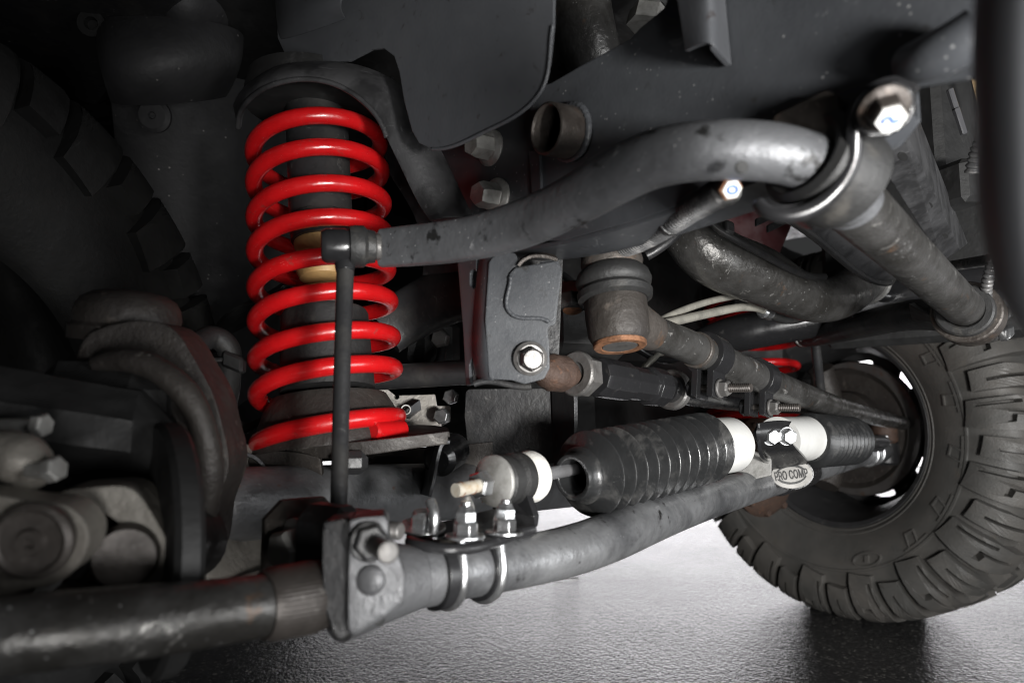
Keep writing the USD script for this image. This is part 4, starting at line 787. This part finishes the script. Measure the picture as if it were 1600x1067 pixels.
# far cross beam
t = Thing('crossmember', 'glossy black tubular crossmember above the far arm of the sway bar', 'crossmember')
t.part('tube', tube(PP((1090, 540, 1.55), (1180, 515, 1.5), (1300, 490, 1.45), (1420, 455, 1.4), (1560, 430, 1.3), (1640, 420, 1.25)), [W(24, 1.5), W(30, 1.5), W(30, 1.45), W(28, 1.4), W(22, 1.3), W(22, 1.3)], n=28, m=60), 'gloss_black')
for x, y in ((1382, 463), (1330, 477), (1455, 440)): t.part('weld_boss', ball(P(x, y, 1.36), .012, (1.4, 1, .8)), 'gloss_black')
t.part('bolt', [hexh(P(1452, 478, 1.25), nrm(A([-.3, -1, -.3])), .014, .012)], 'dull_zinc')
t = Thing('far_bushing_clamp', 'dark ring clamp holding the far end of the torsion tube', 'bushing clamp')
fc, fd_ = P(1505, 484, .93), nrm(P(1540, 512, 1.05) - P(1400, 382, .68))
t.part('bushing', ringm(fc, fd_, .018, .028, .02), 'rubber')
t.part('ring', ringm(fc + fd_ * .012, fd_, .026, .034, .03), 'rusty_steel')
t.part('lug', rough(hull(*[P(x, y, z)[None] for x, y, z in ((1420, 475, 1.05), (1475, 505, 1.0), (1425, 500, 1.08), (1500, 515, 1.05), (1440, 470, 1.15))]), .001, 40, .012), 'black_paint')
# ================================================================== far spring and link
t = Thing('coil_spring', 'far red coil spring, mostly hidden behind the drag link', 'coil spring')
fT, fB = P(1170, 470, 2.05), P(1178, 660, 1.95)
t.part('coil', coil(fT, fB, W(66, 1.98), .0085, [(0, 0), (1, .06), (6, .92), (6.6, 1.0)], 3.0), 'red', smooth=True)
t = Thing('sway_bar_link', 'thin dark far sway bar link beside the wheel', 'stabilizer link')
t.part('rod', tube(PP((1274, 535, 1.62), (1280, 590, 1.65), (1288, 660, 1.7)), .0085, n=14, m=10), 'black_paint')
t.part('upper_bolt', [hexh(P(1256, 524, 1.56), nrm(A([-.4, -1, -.1])), .014, .014), ringm(P(1258, 525, 1.58), nrm(A([-.4, -1, -.1])), .006, .02, .01)], 'dull_zinc')

# ================================================================== wheels
TYR = lambda r: .222 + (r - .222) * .885
class Prof:
    def __init__(s):
        pts = A([(0, .4275), (.05, .4268), (.10, .424), (.130, .418), (.148, .404), (.157, .382), (.162, .350), (.160, .315), (.152, .282), (.140, .255), (.130, .238), (.122, .228), (.112, .222)]); pts[:, 1] = TYR(pts[:, 1])
        d = np.r_[0, np.cumsum(np.linalg.norm(np.diff(pts, axis=0), axis=1))]
        s.L = d[-1]; s.f = CubicSpline(d, pts)
    def at(s, q, h):
        q = np.asarray(q, float); sg = np.where(q < 0, -1, 1); a = np.abs(q)
        p = s.f(a); t_ = s.f(a, 1); n = np.stack([-t_[..., 1], t_[..., 0]], -1); n /= np.linalg.norm(n, axis=-1, keepdims=True)
        return (p[..., 0] + n[..., 0] * h) * sg, p[..., 1] + n[..., 1] * h
PR = Prof()
class Wheel:
    def __init__(s, c, inn):
        s.c = A(c); s.a = nrm(inn); s.e1 = nrm(np.cross(UP, s.a)); s.e2 = np.cross(s.a, s.e1)
    def pos(s, th, w, r): return s.c + w[..., None] * s.a + r[..., None] * (np.cos(th)[..., None] * s.e1 + np.sin(th)[..., None] * s.e2)
    def lug(s, poly, h0, h1, th0, size=.022):
        """poly in (arc metres at r = 0.42, s along the profile)."""
        m = extrude(poly, .01); m = m.subdivide_to_size(size) if size else m
        v = m.vertices; th = th0 + v[:, 0] / .42; q = v[:, 1]
        hh = np.interp(np.abs(q), [.10, .19, .225], [h0, h0 * .8, h1])
        w, r = PR.at(q, np.where(v[:, 2] > .005, hh, -.003)); m.vertices = s.pos(th, w, r); m.merge_vertices(); return m
def tread_set(wh, t, tyre, inboard=True, full=True, m='tyre'):
    N = 18; pt = 2 * math.pi * .42 / N
    def both(g, nm, h0, h1, th):
        t.part(nm, wh.lug(g, h0, h1, th), m, parent=tyre, smooth=25)
    for k in range(N):
        th = k * 2 * math.pi / N
        gA = Polygon([(.010, .075), (.054, .068), (.060, .112), (.074, .146), (.078, .212), (.014, .222), (.008, .15)])
        gA = gA.difference(Polygon([(.030, .095), (.037, .095), (.046, .158), (.024, .160), (.024, .152), (.038, .150)])).difference(Polygon([(.060, .142), (.067, .142), (.069, .2), (.061, .2)]))
        gB = Polygon([(.086, .082), (.121, .076), (.127, .112), (.138, .146), (.142, .192), (.096, .198), (.092, .15)])
        gB = gB.difference(Polygon([(.106, .105), (.113, .105), (.118, .172), (.111, .172)]))
        if m != 'tyre': gA, gB = Polygon(gA.convex_hull), Polygon(gB.convex_hull)
        both(gA, 'tread_block', .025, .0100, th); both(gB, 'tread_block', .025, .0100, th)
        if full:
            fl = lambda g: affinity.scale(g, 1, -1, origin=(0, 0))
            both(fl(gA), 'tread_block', .0165, .004, th + .17); both(fl(gB), 'tread_block', .0165, .005, th + .17)
        gC = Polygon([(.012, .008), (.054, .016), (.066, .056), (.022, .062)]); gD = Polygon([(.084, .004), (.124, .012), (.134, .054), (.094, .058)])
        both(gC, 'tread_block', .024, .024, th + .03); both(gD, 'tread_block', .024, .024, th + .03)
        if full: both(affinity.scale(gC, 1, -1, origin=(0, 0)), 'tread_block', .024, .024, th + .14); both(affinity.scale(gD, 1, -1, origin=(0, 0)), 'tread_block', .024, .024, th + .14)
def carcass():
    q = np.linspace(-PR.L, PR.L, 81); w, r = PR.at(q, 0.0); return w, r
def revolve(wh, w, r, n=120):
    w, r = np.asarray(w, float), np.asarray(r, float)
    th = np.arange(n) * 2 * math.pi / n
    V = np.concatenate([wh.pos(th, np.full(n, a), np.full(n, b)) for a, b in zip(w, r)]); f = []
    for k in range(len(w) - 1):
        for i in range(n):
            j = (i + 1) % n; f += [[k * n + i, k * n + j, (k + 1) * n + j], [k * n + i, (k + 1) * n + j, (k + 1) * n + i]]
    m = TM(V, f); m.merge_vertices(); m.update_faces(m.nondegenerate_faces()); m.fix_normals(); return m
def side_poly(g, th0, s0, k): return affinity.translate(affinity.scale(g, k, k, origin=(0, 0)), 0, s0)
TH = math.radians(58)
CIN = P(1288, 668, 2.02)
wc = CIN + A([math.sin(TH), math.cos(TH), 0]) * .135; wc[2] = .416
WH = Wheel(wc, A([-math.sin(TH), -math.cos(TH), 0]))
t = Thing('wheel', 'big knobbly off-road tyre on dark rim standing on the asphalt at right', 'wheel')
w, r = carcass(); ty = t.part('tyre', revolve(WH, w, r), 'tyre', smooth=True)
tread_set(WH, t, ty)
# raised rings and moulded outline marks on the inboard sidewall
for q, h_ in ((PR.L - .012, .0022), (PR.L - .024, .0016), (.226, .003)):
    ww, r_ = PR.at(A([q - .004, q - .002, q + .002, q + .004]), A([-.002, h_, h_, -.002])); t.part('sidewall_rib', revolve(WH, ww, r_, 100), 'tyre', parent=ty)
def mark(g, th0): t.part('sidewall_mark', WH.lug(g, .0042, .0042, th0, .012), 'tyre', parent=ty, smooth=20)
oval = affinity.scale(Polygon([(math.cos(a), math.sin(a)) for a in np.linspace(0, 6.2, 30)]), .048, .016)
def ringp(g, d): return g.difference(g.buffer(-d))
# angle 0 points along e1; positions are measured in the picture by angle below the horizontal
SGN = 1.0
TH0 = {}
for nm, ang in (('oval', -70), ('a', -48), ('b', -30), ('c', -8), ('d', 12), ('e', 30)): TH0[nm] = math.radians(ang)
mark(affinity.translate(ringp(oval, .004), 0, .246), TH0['oval']); mark(affinity.translate(Polygon([(-.008, -.006), (.004, -.008), (.009, .006), (-.004, .007)]), 0, .246), TH0['oval'])
for nm in 'abcde':
    g_ = Polygon([(-.022, -.014), (.012, -.016), (.024, .012), (-.010, .016)]); mark(affinity.translate(ringp(g_, .0035), 0, .246), TH0[nm])
    g2 = sbox(-.035, .231, .05, .2345); mark(g2, TH0[nm])
# rim
rim_prof = [(.118, .230), (.122, .222), (.116, .213), (.10, .208), (.075, .200), (.03, .186), (-.06, .186), (-.09, .200), (-.116, .212), (-.122, .222), (-.118, .230), (-.10, .218), (-.05, .196), (.03, .196), (.09, .214), (.118, .230)]
rm = t.part('rim', revolve(WH, [p_[0] for p_ in rim_prof], [p_[1] for p_ in rim_prof], 96), 'wheel_paint')
disc = Polygon([(math.cos(a) * .188, math.sin(a) * .188) for a in np.linspace(0, 2 * math.pi, 80)[:-1]])
for k in range(8):
    a = k * math.pi / 4 + .12
    win = Polygon([(.118, -.014), (.162, -.032), (.168, -.014), (.168, .014), (.162, .032), (.118, .014)]).buffer(-.006).buffer(.006)
    disc = disc.difference(affinity.rotate(win, math.degrees(a), origin=(0, 0)))
t.part('spoke_disc', place(extrude(disc, .014), WH.c - WH.a * .075, WH.e1, WH.e2, WH.a), 'wheel_paint', parent=rm, smooth=False)
t.part('brake_disc', [lathe([(0, .06), (0, .158), (.002, .160), (.009, .160), (.009, .15), (.014, .15), (.014, .16), (.022, .16), (.024, .158), (.024, .06)], WH.c + WH.a * .0, WH.a, 72)], 'rotor')
t.part('dust_shield', lathe([(0, .05), (0, .135), (.012, .142), (.014, .142), (.004, .130), (.004, 0)], WH.c + WH.a * .03, WH.a, 60), 'cast_iron')
t.part('hub', rough(lathe([(0, 0), (0, .09), (.03, .085), (.05, .06), (.09, .05), (.09, 0)], WH.c + WH.a * .03, WH.a, 40), .002, 30), 'cast_iron')
# steering knuckle of the far wheel
t = Thing('steering_knuckle', 'dark rusty steering knuckle inside the far wheel', 'steering knuckle')
kc = WH.c + WH.a * .12
t.part('knuckle', rough(tube([kc + UP * .14 + WH.a * .02, kc + UP * .06, kc, kc - UP * .07, kc - UP * .13 + WH.a * .02], [.028, .034, .05, .034, .028], n=22, m=40), .003, 24), 'cast_iron')
t.part('steering_arm', rough(tube([kc, kc + WH.e1 * .05 + A([0, 0, -.01]), P(1384, 712, 1.98)], [.03, .024, .024], n=18, m=16), .001, 30), 'black_paint')
t.part('caliper', rough(box(WH.c + WH.a * .02 - WH.e1 * .12 + UP * .07, (WH.a, WH.e1, UP), (.08, .07, .14), .02), .003, 30, .015), 'dark')

# near wheel, seen edge-on and dark
TH2 = math.radians(64)
nc = P(-330, 600, .80); nc[2] = .416
NW = Wheel(nc, A([math.sin(TH2), math.cos(TH2) * -0.55, 0]))
t = Thing('wheel', 'dark out of focus near tyre filling the upper left edge', 'wheel')
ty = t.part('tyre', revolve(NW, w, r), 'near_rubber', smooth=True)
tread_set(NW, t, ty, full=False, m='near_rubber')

# ================================================================== body and liners behind
t = Thing('fender_liner', 'dark speckled plastic wheel arch liner behind the large red coil', 'fender liner')
t.part('back_panel', sheet([PP((150, -80, 1.25), (300, -80, 1.35), (430, -80, 1.45), (560, -60, 1.5)), PP((170, 120, 1.3), (300, 130, 1.4), (430, 120, 1.48), (560, 120, 1.5)), PP((190, 330, 1.3), (300, 330, 1.38), (400, 330, 1.45), (520, 330, 1.5)), PP((200, 520, 1.28), (300, 540, 1.33), (400, 530, 1.4), (520, 530, 1.45)), PP((220, 700, 1.2), (300, 700, 1.25), (400, 700, 1.3), (500, 700, 1.35))], .004, 40, 40), 'liner')
t.part('raised_panel', sheet([PP((150, 40, 1.2), (200, 25, 1.13), (300, 30, 1.16), (380, 60, 1.3)), PP((160, 90, 1.18), (210, 95, 1.10), (300, 95, 1.14), (370, 100, 1.3)), PP((180, 150, 1.24), (230, 165, 1.16), (300, 160, 1.2), (350, 150, 1.32))], .004, 24, 20), 'liner')
t.part('raised_panel', sheet([PP((190, -60, 1.2), (260, -60, 1.14), (400, -60, 1.3)), PP((210, 0, 1.18), (270, 0, 1.12), (390, 10, 1.3)), PP((230, 40, 1.22), (280, 48, 1.17), (370, 48, 1.32))], .004, 20, 14), 'liner')
t.part('grommet', lathe([(0, 0), (0, W(16, 1.15)), (.006, W(20, 1.15)), (.012, W(20, 1.15)), (.012, W(10, 1.15)), (.004, W(8, 1.15)), (.004, 0)], P(148, 42, 1.15), nrm(A([.2, -1, -.2])), 24), 'dark')
t.part('fastener', lathe([(0, 0), (0, W(26, 1.2)), (.006, W(26, 1.2)), (.010, W(20, 1.2)), (.010, W(6, 1.2)), (.007, W(4, 1.2)), (.007, 0)], P(242, 182, 1.2), nrm(A([.1, -1, -.3])), 28), 'liner')
t.part('flap', sheet([PP((330, 540, 1.15), (360, 490, 1.12), (400, 470, 1.1), (450, 440, 1.1)), PP((345, 530, 1.2), (380, 512, 1.2), (420, 490, 1.2), (470, 470, 1.2))], .004, 16, 6), 'dark')
t.part('lower_panel', sheet([PP((350, 660, 1.12), (385, 625, 1.1), (440, 600, 1.1)), PP((370, 700, 1.12), (420, 690, 1.1), (470, 660, 1.1))], .004, 12, 8), 'liner')
t = Thing('brake_hose', 'black looped hose with clip standing between the axle and the fender liner', 'brake hose')
t.part('hose', tube(PP((290, 548, .80), (312, 535, .82), (335, 527, .84), (354, 540, .85), (358, 570, .86), (352, 610, .87), (352, 650, .87), (368, 668, .88), (400, 662, .9), (430, 646, .92)), [.010, .011, .011, .011, .012, .014, .012, .009, .004, .003], n=16, m=80), 'rubber')
t.part('clip', [box(P(366, 566, .84), (A([1, 0, -.4]), A([0, 1, 0]), UP), (.022, .014, .016), .003), tube(PP((318, 565, .83), (362, 560, .84)), .0025, n=8)], 'dark')

t = Thing('engine_block', 'black engine underside filling the space above and behind the axle', 'engine')
def vb(c, l, f_, z, ch=.03): return box(c, (LAT, FWD, UP), (l, f_, z), ch)
ec = P(900, 420, 2.1)
t.part('block', rough(vb(A([.05, 1.62, .74]), .62, .62, .62, .05), .012, 8, .06), 'dark')
t.part('oil_pan', rough(vb(A([.10, 1.52, .46]), .46, .5, .22, .06), .008, 10, .05), 'dark')
t.part('manifold', tube(PP((905, -40, 1.0), (912, 40, 1.0), (930, 110, 1.02), (960, 180, 1.1)), .035, n=28, m=24), 'road_steel')
t.part('manifold', tube(PP((865, 60, 1.08), (880, 100, 1.08), (930, 150, 1.1)), .028, n=28, m=24), 'road_steel')
t.part('threaded_plug', [thread(P(1020, 12, 1.0), nrm(A([.25, 0, 1])), .018, .06, .006), ], 'dark')
t.part('plug_seat', hexh(P(1010, 42, 1.0), nrm(A([.25, 0, 1])), .024, .022), 'dull_zinc')
for lab, pts, r_, mm in (('thin black hose curving behind the folded bracket', [(640, 470, 1.15), (672, 500, 1.12), (690, 540, 1.1), (676, 580, 1.08)], .006, 'gloss_black'),
                     ('slim dark cable passing behind the ball joint', [(880, 430, 1.2), (930, 480, 1.15), (990, 540, 1.15), (1060, 560, 1.2)], .005, 'gloss_black'),
                     ('dull silver line under the ball joint behind the drag link', [(985, 600, 1.15), (1010, 570, 1.15), (1040, 548, 1.2), (1100, 530, 1.3)], .0045, 'line'),
                     ('black cable looping over the exhaust bend', [(1010, 400, 1.0), (1050, 372, 1.0), (1090, 330, 1.02), (1120, 300, 1.05)], .006, 'black_paint')):
    t = Thing('cable', lab, 'cable'); t.part('run', tube(PP(*pts), r_, n=12, m=30), mm)
# light grey casting behind the coil foot
t = Thing('gear_casting', 'pale grey machined alloy casting seen between the coil foot and dark skid', 'casting')
GC = P(655, 640, 1.12); GCN = nrm(A([.1, -1, .15]))
t.part('face', plate([(585, 610), (600, 604), (618, 618), (680, 616), (683, 634), (704, 634), (704, 652), (690, 660), (690, 690), (585, 690)], GC, GCN, .04, holes=[[(620 + 4 * math.cos(a), 620 + 4 * math.sin(a)) for a in np.linspace(0, 6, 10)]], rnd=.002), 'alloy', smooth=False)
t.part('boss', rough(hull(*[P(x, y, z)[None] for x, y, z in ((636, 640, 1.05), (634, 650, 1.05), (656, 625, 1.08), (658, 640, 1.08), (640, 655, 1.09), (656, 625, 1.14), (620, 650, 1.14))]), .0008, 40, .01), 'axle_metal')
t.part('rib', tube(PP((612, 655, 1.08), (640, 668, 1.07), (655, 676, 1.07)), .003, n=8), 'alloy')
t.part('bolt', hexh(P(692, 650, 1.08), nrm(A([-.2, -1, 0])), .010, .01), 'zinc')
t.part('bolt', hexh(P(706, 620, 1.1), nrm(A([-.2, -1, 0])), .010, .01), 'zinc')
t.part('ring_mark', ringm(P(634, 640, 1.05), nrm(A([.2, -1, 0])), .0045, .0065, .002), 'dull_zinc')
# control arms
t = Thing('control_arm', 'black tubular control arm crossing behind the red coil below the bracket', 'control arm')
t.part('tube', tube(PP((560, 592, 1.02), (640, 587, 1.0), (745, 580, .98)), .0145, n=20, m=20), 'black_paint')
t = Thing('control_arm', 'wide black boxed arm rising behind the coil towards the frame bracket', 'control arm')
t.part('arm', rough(tube(PP((600, 520, 1.05), (660, 480, 1.05), (730, 450, 1.0), (800, 430, .95)), [.030, .034, .036, .04], n=20, m=30, up=UP, flat=[(1, .6)] * 4), .001, 20), 'black_paint')
t.part('mount_bolt', [hexh(P(690, 530, 1.1), nrm(A([-.2, -1, 0])), .012, .012)], 'steel_bolt')
t.part('mount', rough(box(P(680, 540, 1.15), (A([1, .3, 0]), A([-.3, 1, 0]), UP), (.06, .05, .07), .012), .002, 30, .015), 'dark')
t.part('speckled_gusset', plate([(640, 520), (662, 503), (668, 560), (650, 575), (636, 560)], P(650, 540, 1.12), nrm(A([.3, -1, -.2])), .004), 'liner', smooth=False)
t = Thing('skid_plate', 'black square edged skid bracket hanging behind the damper stud', 'skid plate')
t.part('plate', plate([(728, 608), (900, 606), (905, 700), (885, 720), (790, 735), (745, 726), (732, 712), (726, 650)], P(810, 660, 1.0), nrm(A([-.1, -1, -.05])), .006, rnd=.006), 'black_paint', smooth=False)
t.part('side_flange', sheet([PP((862, 606, .99), (864, 680, .99), (866, 730, .99)), PP((896, 606, .94), (896, 680, .94), (892, 720, .94))], .005, 12, 5), 'black_paint')
# transmission and rear underbody close the view
t = Thing('transmission', 'black transmission and skid behind the front axle', 'transmission')
t.part('case', rough(vb(A([-.35, 2.6, .62]), .8, 1.6, .55, .1), .012, 6, .12), 'dark')
t.part('front_case', rough(vb(A([.62, 1.95, .66]), .50, .5, .52, .08), .012, 6, .08), 'dark')
t = Thing('vehicle_body', 'black underside of the vehicle body with bumper and fenders around the wheels', 'vehicle body')
def loc(l, f_, z): return LAT * l + FWD * f_ + UP * z
axl = ax1 @ LAT; axf = ax1 @ FWD
CL, CF = WH.c @ LAT, WH.c @ FWD
mid_l = axl + (CL - axl) * .42
t.part('floor', box(loc(mid_l, CF - 1.1, 1.06), (LAT, FWD, UP), (1.75, 3.6, .10), .03), 'dark')
t.part('bumper', box(loc(mid_l, CF + 1.02, .83), (LAT, FWD, UP), (1.35, .16, .22), .03), 'black_paint')
for l_ in (mid_l - .87, mid_l + .87):
    t.part('fender', [box(loc(l_, CF - .05, 1.0), (LAT, FWD, UP), (.34, 1.3, .05), .02)], 'black_paint')
    t.part('sill', box(loc(l_ * 1.0 + (.1 if l_ < mid_l else -.1), CF - 1.75, .74), (LAT, FWD, UP), (.10, 2.0, .62), .03), 'dark')
t.part('rear_wall', box(loc(mid_l, CF - 2.8, .72), (LAT, FWD, UP), (1.6, .1, .62), .03), 'dark')
t.part('maroon_panel', sheet([PP((1130, 290, 1.75), (1170, 285, 1.75), (1220, 290, 1.75), (1260, 300, 1.75)), PP((1090, 400, 1.75), (1140, 420, 1.75), (1190, 420, 1.75), (1216, 400, 1.75))], .004, 12, 8), 'maroon')
# front post, very near and blurred
t = Thing('bumper_post', 'very near blurred dark grey post down the right edge', 'post')
t.part('post', tube(PP((1670, -120, .24), (1652, 60, .245), (1654, 240, .25), (1668, 420, .255), (1700, 520, .26)), [.020, .020, .020, .018, .012], n=28, m=40), 'post_paint')
t = Thing('ochre_bracket', 'small ochre strip hanging in the dark gap at upper right', 'bracket')
t.part('strip', plate([(1516, 116), (1532, 116), (1546, 180), (1538, 190), (1524, 150)], P(1530, 150, 1.0), nrm(A([-.4, -1, -.2])), .004), 'ochre', smooth=False)
t = Thing('relay_box', 'black box with ribs in the dark gap at right behind the strap', 'box')
t.part('body', [box(P(1470, 210, 1.1), (nrm(A([.9, .3, .1])), A([-.3, .9, 0]), UP), (.07, .05, .15), .008), box(P(1500, 290, 1.0), (nrm(A([.9, .3, .1])), A([-.3, .9, 0]), UP), (.05, .05, .05), .006)], 'dark')
t.part('backing', box(P(1540, 280, 1.35), (LAT, FWD, UP), (.03, .5, .5), .01), 'dark')
for x, y in ((1490, 160), (1500, 190)): t.part('clip', box(P(x, y, .95), (nrm(A([.4, .2, -1])), A([0, 1, 0]), A([1, 0, .4])), (.03, .006, .006), .001), 'lens')
for T_ in THINGS: T_.write()
